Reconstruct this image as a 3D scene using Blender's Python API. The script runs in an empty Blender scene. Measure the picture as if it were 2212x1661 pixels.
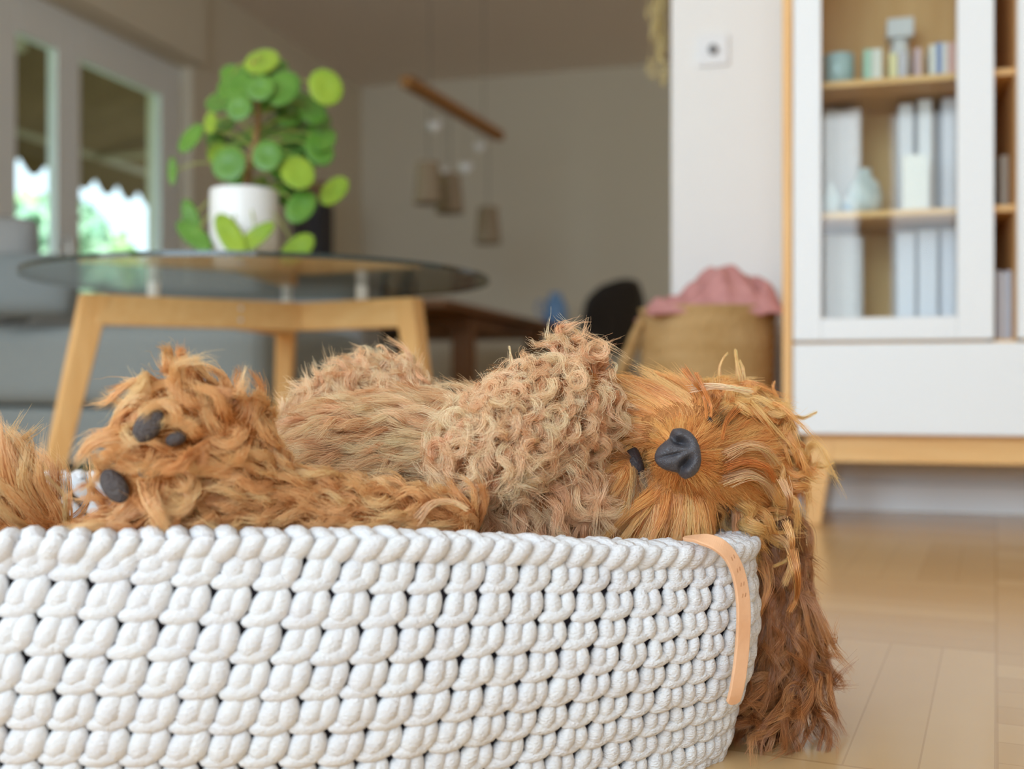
import bpy, bmesh, math, random
import numpy as np
from mathutils import Vector, Matrix, kdtree
from mathutils.bvhtree import BVHTree

random.seed(7)
rng = np.random.default_rng(11)
S = bpy.context.scene
COL = S.collection

# ------------------------------------------------------------------ camera, world, light
FPX = 2350.0                       # focal length in pixels of the 2212 x 1661 frame
CAMH = 0.27
YAW = math.radians(15.6)
FW = Vector((-math.sin(YAW), math.cos(YAW), 0))
RT = Vector((math.cos(YAW), math.sin(YAW), 0))
UP = Vector((0, 0, 1))
CAM = Vector((0, 0, CAMH))


def P(px, py, d):
    """room point seen at a photo pixel, d metres ahead of the camera"""
    return CAM + d * (FW + RT * ((px - 1106.0) / FPX) + UP * ((830.5 - py) / FPX))


def Q(r, d, z):
    """room point from sideways offset, depth and height"""
    v = RT * r + FW * d
    return Vector((v.x, v.y, z))


def xat(px, Y):
    u = (px - 1106.0) / FPX
    return Y * (FW.x + RT.x * u) / (FW.y + RT.y * u)


def yat(px, X):
    u = (px - 1106.0) / FPX
    return X * (FW.y + RT.y * u) / (FW.x + RT.x * u)


def zat(px, py, Y):
    u = (px - 1106.0) / FPX
    return CAMH + (830.5 - py) / FPX * Y / (FW.y + RT.y * u)


cam = bpy.data.cameras.new('camera')
cam.sensor_width = 36.0
cam.lens = 36.0 * FPX / 2212.0
cam.clip_start = 0.02
cam.dof.use_dof = True
cam.dof.focus_distance = 0.765
cam.dof.aperture_fstop = 3.9
co = bpy.data.objects.new('camera', cam)
COL.objects.link(co)
co.location = CAM
co.rotation_euler = (math.radians(90), 0, YAW)
S.camera = co

S.view_settings.view_transform = 'Standard'
S.view_settings.look = 'None'
S.view_settings.exposure = 0.0
S.view_settings.gamma = 1.0
S.view_settings.use_curve_mapping = False
cy = S.cycles
cy.use_denoising = True
cy.max_bounces = 9
cy.diffuse_bounces = 6
cy.glossy_bounces = 4
cy.transmission_bounces = 6
cy.transparent_max_bounces = 16
cy.caustics_reflective = False
cy.caustics_refractive = False
cy.sample_clamp_indirect = 8.0

W = bpy.data.worlds.new('sky')
S.world = W
W.use_nodes = True
bg = W.node_tree.nodes['Background']
bg.inputs['Color'].default_value = (0.70, 0.88, 1.0, 1)
bg.inputs['Strength'].default_value = 2.2


def lamp(name, kind, energy, loc, aim=None, size=None, color=(1, 1, 1)):
    l = bpy.data.lights.new(name, kind)
    l.energy = energy
    l.color = color
    if kind == 'AREA':
        l.shape = 'RECTANGLE'
        l.size, l.size_y = size
    o = bpy.data.objects.new(name, l)
    COL.objects.link(o)
    o.location = loc
    if aim is not None:
        o.rotation_euler = (Vector(aim) - Vector(loc)).to_track_quat('-Z', 'Y').to_euler()
    return o


# daylight of the windows behind the photographer and beside him
lamp('rear_window_light', 'AREA', 112, (-1.2, -2.3, 1.5), (-0.8, 1, 1.2), (2.4, 1.9), (0.62, 0.82, 1.0))
lamp('rear_window_light', 'AREA', 7, (0.13, -1.95, 1.0), (0.13, 1, 1.0), (0.18, 1.5), (0.80, 0.90, 1.0))
lamp('rear_window_light', 'AREA', 8, (0.56, -1.95, .98), (0.56, 1, .98), (0.32, 1.5), (0.80, 0.90, 1.0))
lamp('side_window_light', 'AREA', 40, (-3.3, -0.6, 1.5), (0, 0.4, 0.6), (1.8, 1.8), (0.80, 0.91, 1.0))
# added fill light for the dining corner, unseen behind the white wall
lamp('dining_fill_light', 'AREA', 13, (2.4, 5.6, 1.5), (-2, 5.6, 1.5), (1.8, 1.5), (1.0, 0.95, 0.86))
sun = lamp('sun', 'SUN', 9.0, (3, 6, 12), (-9, 6.5, 0), None, (1.0, 0.97, 0.9))
sun.data.angle = 0.02


# ------------------------------------------------------------------ helpers
def lin(r, g, b):
    f = lambda c: (c / 255 / 12.92) if c <= 10 else ((c / 255 + 0.055) / 1.055) ** 2.4
    return (f(r), f(g), f(b), 1)


def mat(name, color, rough=0.6, spec=0.4, metal=0.0, bump=None, vary=None, trans=0.0):
    """principled material; bump=(scale, strength[, stretch]); vary=(color2, scale[, stretch])"""
    m = bpy.data.materials.new(name)
    m.use_nodes = True
    nt = m.node_tree
    b = nt.nodes['Principled BSDF']
    b.inputs['Base Color'].default_value = color
    b.inputs['Roughness'].default_value = rough
    b.inputs['Specular IOR Level'].default_value = spec
    b.inputs['Metallic'].default_value = metal
    b.inputs['Transmission Weight'].default_value = trans
    tc = nt.nodes.new('ShaderNodeTexCoord')

    def noise(scale, stretch):
        mp = nt.nodes.new('ShaderNodeMapping')
        mp.inputs['Scale'].default_value = stretch
        nt.links.new(tc.outputs['Object'], mp.inputs['Vector'])
        n = nt.nodes.new('ShaderNodeTexNoise')
        n.inputs['Scale'].default_value = scale
        n.inputs['Detail'].default_value = 5
        nt.links.new(mp.outputs['Vector'], n.inputs['Vector'])
        return n
    if vary:
        n = noise(vary[1], vary[2] if len(vary) > 2 else (1, 1, 1))
        r = nt.nodes.new('ShaderNodeValToRGB')
        r.color_ramp.elements[0].position = 0.3
        r.color_ramp.elements[1].position = 0.7
        r.color_ramp.elements[0].color = color
        r.color_ramp.elements[1].color = vary[0]
        nt.links.new(n.outputs['Fac'], r.inputs['Fac'])
        nt.links.new(r.outputs['Color'], b.inputs['Base Color'])
    if bump:
        n = noise(bump[0], bump[2] if len(bump) > 2 else (1, 1, 1))
        bp = nt.nodes.new('ShaderNodeBump')
        bp.inputs['Strength'].default_value = bump[1]
        bp.inputs['Distance'].default_value = 0.01
        nt.links.new(n.outputs['Fac'], bp.inputs['Height'])
        nt.links.new(bp.outputs['Normal'], b.inputs['Normal'])
    return m


def glass_mat(name, tint, ior=1.45, rough=0.02):
    """thin clear pane: see-through with a Fresnel reflection"""
    m = bpy.data.materials.new(name)
    m.use_nodes = True
    nt = m.node_tree
    nt.nodes.remove(nt.nodes['Principled BSDF'])
    out = nt.nodes['Material Output']
    t = nt.nodes.new('ShaderNodeBsdfTransparent')
    t.inputs['Color'].default_value = tint
    g = nt.nodes.new('ShaderNodeBsdfGlossy')
    g.inputs['Roughness'].default_value = rough
    fr = nt.nodes.new('ShaderNodeFresnel')
    geo = nt.nodes.new('ShaderNodeNewGeometry')
    mr = nt.nodes.new('ShaderNodeMapRange')          # the far face of a pane refracts the other way round
    mr.inputs['To Min'].default_value = ior
    mr.inputs['To Max'].default_value = 1 / ior
    nt.links.new(geo.outputs['Backfacing'], mr.inputs['Value'])
    nt.links.new(mr.outputs['Result'], fr.inputs['IOR'])
    mx = nt.nodes.new('ShaderNodeMixShader')
    nt.links.new(fr.outputs['Fac'], mx.inputs['Fac'])
    nt.links.new(t.outputs['BSDF'], mx.inputs[1])
    nt.links.new(g.outputs['BSDF'], mx.inputs[2])
    nt.links.new(mx.outputs['Shader'], out.inputs['Surface'])
    return m


def tag(o, label=None, cat=None, group=None, kind=None):
    if label:
        o['label'] = label
    if cat:
        o['category'] = cat
    if group:
        o['group'] = group
    if kind:
        o['kind'] = kind
    return o


def thing(name, loc, label, cat, group=None, rz=0.0):
    o = bpy.data.objects.new(name, None)
    o.empty_display_size = 0.05
    COL.objects.link(o)
    o.location = loc
    o.rotation_euler = (0, 0, rz)
    return tag(o, label, cat, group)


def obj(name, bm, m, parent=None, smooth=False, bevel=0.0, subsurf=0, world=True):
    """link a bmesh (in room coordinates when world) as one mesh object"""
    bmesh.ops.recalc_face_normals(bm, faces=bm.faces)
    me = bpy.data.meshes.new(name)
    bm.to_mesh(me)
    bm.free()
    for mm in (m if isinstance(m, (list, tuple)) else [m]):
        me.materials.append(mm)
    if smooth:
        for p in me.polygons:
            p.use_smooth = True
    o = bpy.data.objects.new(name, me)
    COL.objects.link(o)
    if parent is not None:
        o.parent = parent
        if world:
            bpy.context.view_layer.update()
            o.matrix_parent_inverse = parent.matrix_world.inverted()
    if bevel:
        b = o.modifiers.new('bevel', 'BEVEL')
        b.width = bevel
        b.segments = 3
        b.limit_method = 'ANGLE'
    if subsurf:
        s = o.modifiers.new('subsurf', 'SUBSURF')
        s.levels = s.render_levels = subsurf
    return o


def box(bm, x0, x1, y0, y1, z0, z1, M=None, mi=0):
    vs = [bm.verts.new(Vector(c) if M is None else M @ Vector(c)) for c in
          ((x0, y0, z0), (x1, y0, z0), (x1, y1, z0), (x0, y1, z0), (x0, y0, z1), (x1, y0, z1), (x1, y1, z1), (x0, y1, z1))]
    for f in ((0, 3, 2, 1), (4, 5, 6, 7), (0, 1, 5, 4), (1, 2, 6, 5), (2, 3, 7, 6), (3, 0, 4, 7)):
        bm.faces.new([vs[i] for i in f]).material_index = mi
    return bm


def B(*a, **k):
    return box(bmesh.new(), *a, **k)


def frames(pts):
    """parallel-ish frames along a list of points"""
    out = []
    prev = None
    for i, p in enumerate(pts):
        t = (pts[min(i + 1, len(pts) - 1)] - pts[max(i - 1, 0)])
        t = t.normalized() if t.length > 1e-9 else Vector((0, 0, 1))
        if prev is None:
            a = t.orthogonal().normalized()
        else:
            a = (prev - t * prev.dot(t))
            a = a.normalized() if a.length > 1e-6 else t.orthogonal().normalized()
        prev = a
        out.append((t, a, t.cross(a)))
    return out


def tube(bm, pts, rad, seg=10, cap=True):
    pts = [Vector(p) for p in pts]
    if not isinstance(rad, (list, tuple)):
        rad = [rad] * len(pts)
    rings = []
    for p, r, (t, a, b) in zip(pts, rad, frames(pts)):
        rings.append([bm.verts.new(p + a * (r * math.cos(2 * math.pi * k / seg)) + b * (r * math.sin(2 * math.pi * k / seg))) for k in range(seg)])
    for A, C in zip(rings, rings[1:]):
        for k in range(seg):
            bm.faces.new((A[k], A[(k + 1) % seg], C[(k + 1) % seg], C[k]))
    if cap:
        bm.faces.new(rings[0][::-1])
        bm.faces.new(rings[-1])
    return bm


def lathe(bm, prof, c=(0, 0, 0), seg=36, M=None):
    """surface of revolution from (radius, z) pairs"""
    c = Vector(c)
    rings = []
    for r, z in prof:
        row = []
        for k in range(seg):
            v = Vector((r * math.cos(2 * math.pi * k / seg), r * math.sin(2 * math.pi * k / seg), z)) + c
            row.append(bm.verts.new(M @ v if M else v))
        rings.append(row)
    for A, C in zip(rings, rings[1:]):
        for k in range(seg):
            bm.faces.new((A[k], A[(k + 1) % seg], C[(k + 1) % seg], C[k]))
    bm.faces.new(rings[0][::-1])
    bm.faces.new(rings[-1])
    return bm


def ball(bm, c, r, seg=16, rings=10, M=None):
    c = Vector(c)
    rr = r if isinstance(r, (tuple, list)) else (r, r, r)
    T = Matrix.Translation(c) @ (M if M else Matrix.Identity(4)) @ Matrix.Diagonal((*rr, 1))
    bmesh.ops.create_uvsphere(bm, u_segments=seg, v_segments=rings, radius=1.0, matrix=T)
    return bm


def bar(bm, a, b, w, h, up=UP):
    """straight square-section bar from a to b: w sideways, h along up"""
    a, b = Vector(a), Vector(b)
    t = (b - a).normalized()
    s = t.cross(up).normalized()
    u = s.cross(t)
    vs = []
    for p in (a, b):
        for i, j in ((-1, -1), (1, -1), (1, 1), (-1, 1)):
            vs.append(bm.verts.new(p + s * (w / 2 * i) + u * (h / 2 * j)))
    for f in ((0, 1, 2, 3), (7, 6, 5, 4), (0, 4, 5, 1), (1, 5, 6, 2), (2, 6, 7, 3), (3, 7, 4, 0)):
        bm.faces.new([vs[i] for i in f])
    return bm


def catmull(pts, n, closed=False):
    pts = [Vector(p) for p in pts]
    m = len(pts)
    out = []
    segs = m if closed else m - 1
    for i in range(segs):
        g = (lambda k: pts[k % m]) if closed else (lambda k: pts[max(0, min(m - 1, k))])
        p0, p1, p2, p3 = g(i - 1), g(i), g(i + 1), g(i + 2)
        for k in range(n):
            t = k / n
            out.append(0.5 * ((2 * p1) + (p2 - p0) * t + (2 * p0 - 5 * p1 + 4 * p2 - p3) * t * t + (3 * p1 - p0 - 3 * p2 + p3) * t ** 3))
    if not closed:
        out.append(pts[-1])
    return out


# ------------------------------------------------------------------ materials
M_wall = mat('white_plaster', (0.80, 0.795, 0.785, 1), 0.9, 0.2, bump=(60, 0.03))
M_ceil = mat('ceiling_plaster', (0.86, 0.78, 0.70, 1), 0.9, 0.2)
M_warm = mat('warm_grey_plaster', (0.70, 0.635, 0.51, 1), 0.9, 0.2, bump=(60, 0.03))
M_white = mat('white_lacquer', (0.83, 0.84, 0.85, 1), 0.45, 0.35)
M_frame = mat('window_frame_white', (0.80, 0.81, 0.80, 1), 0.5, 0.4)
M_oak = mat('light_oak', lin(236, 190, 130), 0.5, 0.35, vary=(lin(226, 174, 112), 5, (14, 14, 1.2)), bump=(40, 0.04, (10, 10, 1)))
M_oakx = mat('light_oak_sideways', lin(236, 192, 132), 0.5, 0.35, vary=(lin(226, 176, 114), 5, (1.2, 14, 14)), bump=(40, 0.04, (1, 10, 10)))
M_back = mat('cabinet_interior_oak', lin(232, 190, 132), 0.6, 0.3, vary=(lin(224, 178, 118), 4, (10, 10, 1)))
M_brown = mat('brown_table_wood', lin(136, 94, 58), 0.55, 0.3, vary=(lin(118, 78, 46), 5, (10, 1, 10)))
M_sofa = mat('grey_sofa_fabric', lin(146, 152, 151), 0.95, 0.15, bump=(500, 0.25), vary=(lin(138, 144, 144), 300))
M_sofa2 = mat('grey_cushion_fabric', lin(150, 152, 152), 0.95, 0.15, bump=(500, 0.25))
M_pot = mat('white_ceramic', (0.86, 0.86, 0.85, 1), 0.35, 0.5)
M_soil = mat('potting_soil', lin(60, 44, 34), 0.95, 0.1, bump=(120, 0.6))
M_steel = mat('brushed_steel', (0.80, 0.80, 0.80, 1), 0.3, 0.5, metal=0.85)
M_black = mat('black_shell', lin(38, 34, 31), 0.5, 0.35)
M_dark = mat('dark_grey_cabinet', lin(66, 64, 68), 0.6, 0.3)
M_blue = mat('blue_glaze', lin(118, 158, 205), 0.3, 0.5)
M_pink = mat('pink_wool', lin(206, 150, 146), 0.95, 0.1, bump=(160, 0.5), vary=(lin(192, 134, 132), 40))
M_rope = mat('pale_cotton_rope', (0.85, 0.845, 0.85, 1), 0.92, 0.12, bump=(420, 1.0, (1, 1, 2.0)), vary=(lin(231, 229, 231), 60))
M_rope.node_tree.nodes['Bump'].inputs['Distance'].default_value = .0018
M_hole_shade = mat('hole_shade_dark', lin(74, 68, 76), 0.95, 0.1)  # dark colour stands in for shade inside the stitch holes
M_leather = mat('natural_leather', lin(238, 188, 148), 0.5, 0.35, bump=(300, 0.08), vary=(lin(229, 174, 132), 30))
M_nose = None
M_glass = glass_mat('clear_glass', (0.96, 0.985, 0.975, 1), 1.40)
M_tglass = glass_mat('table_glass', (0.90, 0.95, 0.93, 1), 1.62)
M_edge = mat('glass_edge_green', lin(40, 52, 48), 0.15, 0.6)
M_awning = mat('awning_fabric', lin(120, 98, 66), 0.9, 0.1, vary=(lin(104, 84, 54), 3))
M_shade = mat('taupe_shade_fabric', lin(160, 142, 118), 0.9, 0.1)
M_cord = mat('grey_cord', lin(125, 120, 112), 0.8, 0.1)
# ------------------------------------------------------------------ the setting
XL, YF, YW, HC = -3.50, 8.06, 2.457, 2.65     # left wall, far wall, near white wall, ceiling height
XR, YB = 2.6, -2.6


def struct(name, bm, m, **k):
    o = obj(name, bm, m, **k)
    o['kind'] = 'structure'
    return o


def parquet():
    m = bpy.data.materials.new('mosaic_parquet')
    m.use_nodes = True
    nt = m.node_tree
    N, L = nt.nodes.new, nt.links.new
    b = nt.nodes['Principled BSDF']
    tc = N('ShaderNodeTexCoord')
    sep = N('ShaderNodeSeparateXYZ')
    rot = N('ShaderNodeMapping')                       # the parquet is laid slightly askew to the walls
    rot.inputs['Rotation'].default_value = (0, 0, math.radians(8.4))
    L(tc.outputs['Object'], rot.inputs['Vector'])
    L(rot.outputs[0], sep.inputs[0])

    def mth(op, a, c=None):
        n = N('ShaderNodeMath')
        n.operation = op
        for i, v in enumerate((a, c)):
            if v is None:
                continue
            if isinstance(v, (int, float)):
                n.inputs[i].default_value = v
            else:
                L(v, n.inputs[i])
        return n.outputs[0]
    sq, strips = 0.40, 8
    fx, fy = mth('DIVIDE', sep.outputs[0], sq), mth('DIVIDE', sep.outputs[1], sq)
    ix, iy = mth('FLOOR', fx), mth('FLOOR', fy)
    par = mth('FLOORED_MODULO', mth('ADD', ix, iy), 2.0)          # which way the strips of this square run
    gx, gy = mth('FRACT', fx), mth('FRACT', fy)
    s = mth('ADD', mth('MULTIPLY', par, gx), mth('MULTIPLY', mth('SUBTRACT', 1.0, par), gy))
    si = mth('FLOOR', mth('MULTIPLY', s, strips))
    cmb = N('ShaderNodeCombineXYZ')
    L(ix, cmb.inputs[0]); L(iy, cmb.inputs[1]); L(si, cmb.inputs[2])
    wn = N('ShaderNodeTexWhiteNoise')
    L(cmb.outputs[0], wn.inputs['Vector'])
    gr = N('ShaderNodeTexNoise')
    gr.inputs['Scale'].default_value = 14
    gr.inputs['Detail'].default_value = 6
    L(tc.outputs['Object'], gr.inputs['Vector'])
    v = mth('ADD', mth('MULTIPLY', wn.outputs['Value'], 0.75), mth('MULTIPLY', gr.outputs['Fac'], 0.3))
    ramp = N('ShaderNodeValToRGB')
    ramp.color_ramp.elements[0].color = lin(198, 158, 106)
    ramp.color_ramp.elements[1].color = lin(216, 180, 130)
    L(v, ramp.inputs['Fac'])
    # fine dark joints
    fs = mth('FRACT', mth('MULTIPLY', s, strips))
    j = mth('LESS_THAN', mth('MINIMUM', fs, mth('SUBTRACT', 1.0, fs)), 0.015)
    e = mth('MINIMUM', mth('MINIMUM', gx, mth('SUBTRACT', 1.0, gx)), mth('MINIMUM', gy, mth('SUBTRACT', 1.0, gy)))
    j = mth('MAXIMUM', j, mth('LESS_THAN', e, 0.004))
    mix = N('ShaderNodeMix')
    mix.data_type = 'RGBA'
    L(mth('MULTIPLY', j, 0.35), mix.inputs['Factor'])
    L(ramp.outputs['Color'], mix.inputs[6])
    mix.inputs[7].default_value = lin(160, 116, 66)
    L(mix.outputs[2], b.inputs['Base Color'])
    b.inputs['Roughness'].default_value = 0.2
    b.inputs['IOR'].default_value = 1.6
    return m


M_floor = parquet()
struct('floor', B(XL - 0.3, XR + 0.2, YB - 0.1, YF + 0.2, -0.1, 0), M_floor)
struct('ceiling', B(XL - 0.3, XR + 0.2, YB - 0.1, YF + 0.2, HC, HC + 0.15), M_ceil)
struct('wall_far', B(XL - 0.3, XR + 0.2, YF, YF + 0.2, 0, HC), M_warm)
struct('wall_rear', B(XL - 0.3, XR + 0.2, YB - 0.1, YB, 0, HC), M_wall)
struct('wall_right', B(XR, XR + 0.2, YB, YF, 0, HC), M_wall)
XE = xat(1450, YW)                                                # free end of the near white wall
struct('wall_near', B(XE, XR, YW, YW + 0.18, 0, HC), M_wall)
struct('baseboard_near', B(XE, XR, YW - 0.014, YW, 0, 0.06), M_white, bevel=0.002)

# left wall with the terrace door opening
oy0, oy1, oz1 = 3.2, yat(415, XL), 2.12
bm = bmesh.new()
box(bm, XL - 0.3, XL, YB, oy0, 0, HC)
box(bm, XL - 0.3, XL, oy1, YF, 0, HC)
box(bm, XL - 0.3, XL, oy0, oy1, oz1, HC)
struct('wall_left', bm, M_warm)
# shutter box that bulges a little above the door
struct('trim_1', B(XL, XL + 0.05, oy0 - 0.1, oy1 + 0.08, oz1 + 0.02, HC - 0.06), M_warm, bevel=0.01)

# two glazed door leaves in a frame
fx0, fx1 = XL - 0.11, XL - 0.07
edges = [(yat(24, XL - .08), yat(113, XL - .08)), (yat(163, XL - .08), yat(338, XL - .08))]
bm = bmesh.new()
box(bm, fx0 - .02, fx1, oy0, oy1, oz1 - 0.08, oz1)
box(bm, fx0 - .02, fx1, oy0, oy0 + 0.06, 0, oz1 - 0.08)
box(bm, fx0 - .02, fx1, oy1 - 0.06, oy1, 0, oz1 - 0.08)
d1 = struct('door_1', bm, M_frame, bevel=0.006)
ztop = 1.90
mid = (edges[0][1] + edges[1][0]) / 2
for (a, b), (la, lb) in zip(edges, ((oy0 + .065, mid - 0.002), (mid + 0.002, oy1 - .065))):
    f = bmesh.new()
    z0, z1 = 0.03, oz1 - 0.085
    a = max(a, la + 0.05)
    box(f, fx0, fx1 + .02, la, a, z0, z1)
    box(f, fx0, fx1 + .02, b, lb, z0, z1)
    box(f, fx0, fx1 + .02, a, b, ztop, z1)
    box(f, fx0, fx1 + .02, a, b, z0, 0.14)
    lf = obj('door_leaf', f, M_frame, d1, bevel=0.006)
    obj('pane', B(fx0 + .04, fx0 + .05, a, b, 0.14, ztop), M_glass, lf)
hb = bmesh.new()
hy = yat(140, XL)
tube(hb, [(fx1 + .02, hy + .05, 0.98), (fx1 + .055, hy + .05, 0.98), (fx1 + .06, hy + .05, 0.93), (fx1 + .06, hy + .05, 0.86)], 0.008)
obj('door_handle', hb, M_steel, d1, smooth=True)

# outside: terrace, lawn, awning, trees
M_stone = mat('terrace_stone', lin(190, 186, 176), 0.9)
M_lawn = mat('lawn', lin(126, 158, 84), 0.95, 0.1, vary=(lin(150, 178, 96), 2))
struct('terrace', B(-7.0, XL - 0.3, 0, 12, -0.2, -0.06), M_stone)
struct('ground', B(-60, XL - 0.3, -20, 60, -0.4, -0.2), M_lawn)

aw = thing('awning', (XL - 0.3, 5.5, 2.5), 'brown fabric awning with a scalloped edge outside the terrace door', 'awning')
XO, ZO = -5.2, 1.98
bm = bmesh.new()
y0, y1, n = 2.6, 10.5, 100
top0 = [bm.verts.new((XL - 0.31, y0 + (y1 - y0) * k / n, 2.66)) for k in range(n + 1)]
top1 = [bm.verts.new((XO, y0 + (y1 - y0) * k / n, ZO)) for k in range(n + 1)]
for k in range(n):
    bm.faces.new((top0[k], top0[k + 1], top1[k + 1], top1[k]))
o = obj('canopy', bm, M_awning, aw)
o.modifiers.new('thick', 'SOLIDIFY').thickness = 0.004
bm = bmesh.new()
n = 300
sc = 0.27
v0, v1 = [], []
for k in range(n + 1):
    y = y0 + (y1 - y0) * k / n
    v0.append(bm.verts.new((XO, y, ZO)))
    v1.append(bm.verts.new((XO - 0.01, y, ZO - 0.17 - 0.10 * abs(math.sin(math.pi * y / sc)))))
for k in range(n):
    bm.faces.new((v0[k], v0[k + 1], v1[k + 1], v1[k]))
o = obj('valance', bm, M_awning, aw)
o.modifiers.new('thick', 'SOLIDIFY').thickness = 0.004
M_aarm = mat('awning_arm_paint', lin(176, 164, 136), 0.5)
for ya in (4.3, 6.9):
    bm = bmesh.new()
    bar(bm, (XL - 0.34, ya, 2.42), (-4.3, ya + 0.85, 2.16), 0.05, 0.04)
    bar(bm, (-4.3, ya + 0.85, 2.16), (XO + 0.03, ya + 0.1, ZO - 0.02), 0.045, 0.035)
    obj('folding_arm', bm, M_aarm, aw)
obj('front_rail', B(XO - 0.02, XO + 0.03, y0, y1, ZO - 0.03, ZO + 0.02), M_aarm, aw)

M_leafs = [mat('garden_leaves', lin(150, 190, 130), 0.7, 0.2, vary=(lin(190, 215, 160), 3)),
           mat('garden_leaves_blue', lin(140, 190, 165), 0.7, 0.2, vary=(lin(196, 222, 190), 3))]
M_trunk = mat('bark', lin(110, 92, 70), 0.9)


def tree(x, y, r, h, mi, label):
    t = thing('garden_tree', (x, y, -0.2), label, 'tree', 'garden trees beyond the terrace')
    b = bmesh.new()
    tube(b, [(x, y, -0.2), (x + .05, y, h * .3), (x, y + .05, h * .6)], [r * .1, r * .07, r * .04], 8)
    obj('trunk', b, M_trunk, t)
    b = bmesh.new()
    for k in range(2600):
        a = rng.normal(size=3)
        a /= np.linalg.norm(a)
        q = rng.random() ** 0.4
        lobe = 1 + 0.25 * math.sin(3 * a[0] + 5 * a[1] + mi) * math.cos(4 * a[2])
        c = Vector((x + a[0] * r * q * lobe, y + a[1] * r * q * lobe, h * .55 + a[2] * h * .47 * q * lobe))
        s = 0.10 + 0.09 * rng.random()
        u = Vector(rng.normal(size=3)).normalized()
        w = u.orthogonal().normalized()
        b.faces.new([b.verts.new(c + u * s), b.verts.new(c + w * s * .6), b.verts.new(c - u * s), b.verts.new(c - w * s * .6)])
    obj('crown', b, M_leafs[mi], t)


for i, (px, d, r, h, lab) in enumerate([(20, 10, .9, 2.0, 'bluish green garden tree seen through the narrow door leaf at the frame edge'),
                                        (90, 12.6, 1.1, 2.2, 'pale green garden tree filling the narrow door leaf beside the mullion'),
                                        (190, 15.4, 1.2, 2.0, 'bluish garden tree just past the mullion in the wide door leaf'),
                                        (255, 18.4, 1.4, 2.4, 'light green garden tree at the middle of the wide door leaf'),
                                        (325, 22, 1.6, 2.2, 'bluish green garden tree at the far edge of the wide door leaf')]):
    p = P(px, 830, d)
    tree(p.x, p.y, r, h, (i + 1) % 2, lab)

# ------------------------------------------------------------------ light switch, dried grass
sx, sz = xat(1541, YW), zat(1541, 110, YW)
sw = thing('light_switch', (sx, YW, sz), 'square white wall switch with a small dark centre on the white wall', 'light switch')
obj('frame_plate', B(sx - .034, sx + .034, YW - .008, YW, sz - .034, sz + .034), mat('switch_white', (.76, .76, .77, 1), .4), sw, bevel=.003)
bm = bmesh.new()
lathe(bm, [(.011, 0), (.011, .008), (.009, .010), (.001, .010)], (0, 0, 0), 20, Matrix.Translation((sx, YW - .008, sz)) @ Matrix.Rotation(math.radians(90), 4, 'X'))
obj('knob', bm, mat('switch_knob', (.22, .22, .23, 1), .4), sw, smooth=True)

M_straw = mat('dried_grass', lin(206, 188, 140), 0.9, 0.1, vary=(lin(190, 168, 112), 30))
dx, dy = XE - 0.02, YW + 0.05
dg_ = thing('dried_grass_bunch', (dx, dy, 1.0), 'yellowish dried grass bunch hanging on the end of the white wall', 'dried grass')
bm = bmesh.new()
tips = []
for k in range(46):
    a, zt = math.pi * (.5 + rng.random()), 1.33 + .08 * rng.random()
    rr = .012 + .03 * rng.random()
    x1, y1, z1 = dx + rr * math.cos(a), dy + rr * math.sin(a), .98 + .32 * rng.random()
    tips.append(Vector((x1, y1, z1)))
    tube(bm, [(dx, dy, zt), (dx + (x1 - dx) * .4, dy + (y1 - dy) * .4, (zt + z1) / 2), (x1, y1, z1)], [.0007, .0008, .0005], 4)
obj('stalks', bm, M_straw, dg_)
bm = bmesh.new()
for t_ in tips:
    for k in range(7):
        ball(bm, t_ + Vector((rng.normal(0, .003), rng.normal(0, .003), .006 * k - .018)), (.0026, .0026, .006), 6, 5)
obj('seed_heads', bm, M_straw, dg_, smooth=True)
bm = bmesh.new()
tube(bm, [(dx, dy, 1.36), (XE, dy, 1.37)], .002, 6)
obj('hook', bm, M_steel, dg_)

# ------------------------------------------------------------------ display cabinet
YC = 2.15                                                         # cabinet front
cx0 = xat(1690, YC)
cab = thing('display_cabinet', (cx0 + 0.8, YC + .15, 0), 'tall white display cabinet with oak sides and glass doors by the white wall', 'cabinet')
Xp = lambda px: xat(px, YC)
Zp = lambda px, py: zat(px, py, YC)
xs1 = Xp(1711)
zb = Zp(1720, 937)                                                # underside of the white fronts
XCR = cx0 + 1.75
top = 1.95
bm = bmesh.new()
box(bm, cx0, xs1, YC - .002, YW - .016, zb - 0.005, top)
obj('side_panel', bm, M_oak, cab, bevel=.002)
obj('side_panel', B(XCR - .02, XCR, YC - .002, YW - .016, zb - .005, top), M_oak, cab, bevel=.002)
obj('back_panel', B(xs1, XCR - .02, YW - .03, YW - .02, zb, top), M_back, cab)
obj('top_panel', B(xs1, XCR - .02, YC, YW - .03, top - .02, top), M_oakx, cab)
zd = Zp(1720, 741)
obj('bottom_panel', B(xs1, XCR - .02, YC + .02, YW - .03, zb - .005, zb + .015), M_oakx, cab)
xn0, xn1 = Xp(2149), Xp(2198)                                     # open niche between the doors
xdr = XCR - .021
# uprights either side of the niche
obj('divider', B(xn0 - .012, xn0, YC + .02, YW - .03, zd, top - .02), M_back, cab)
obj('divider', B(xn1, xn1 + .012, YC + .02, YW - .03, zd, top - .02), M_back, cab)
obj('deck', B(xs1, XCR - .02, YC + .02, YW - .03, zd - .012, zd + .004), M_oakx, cab)


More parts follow.
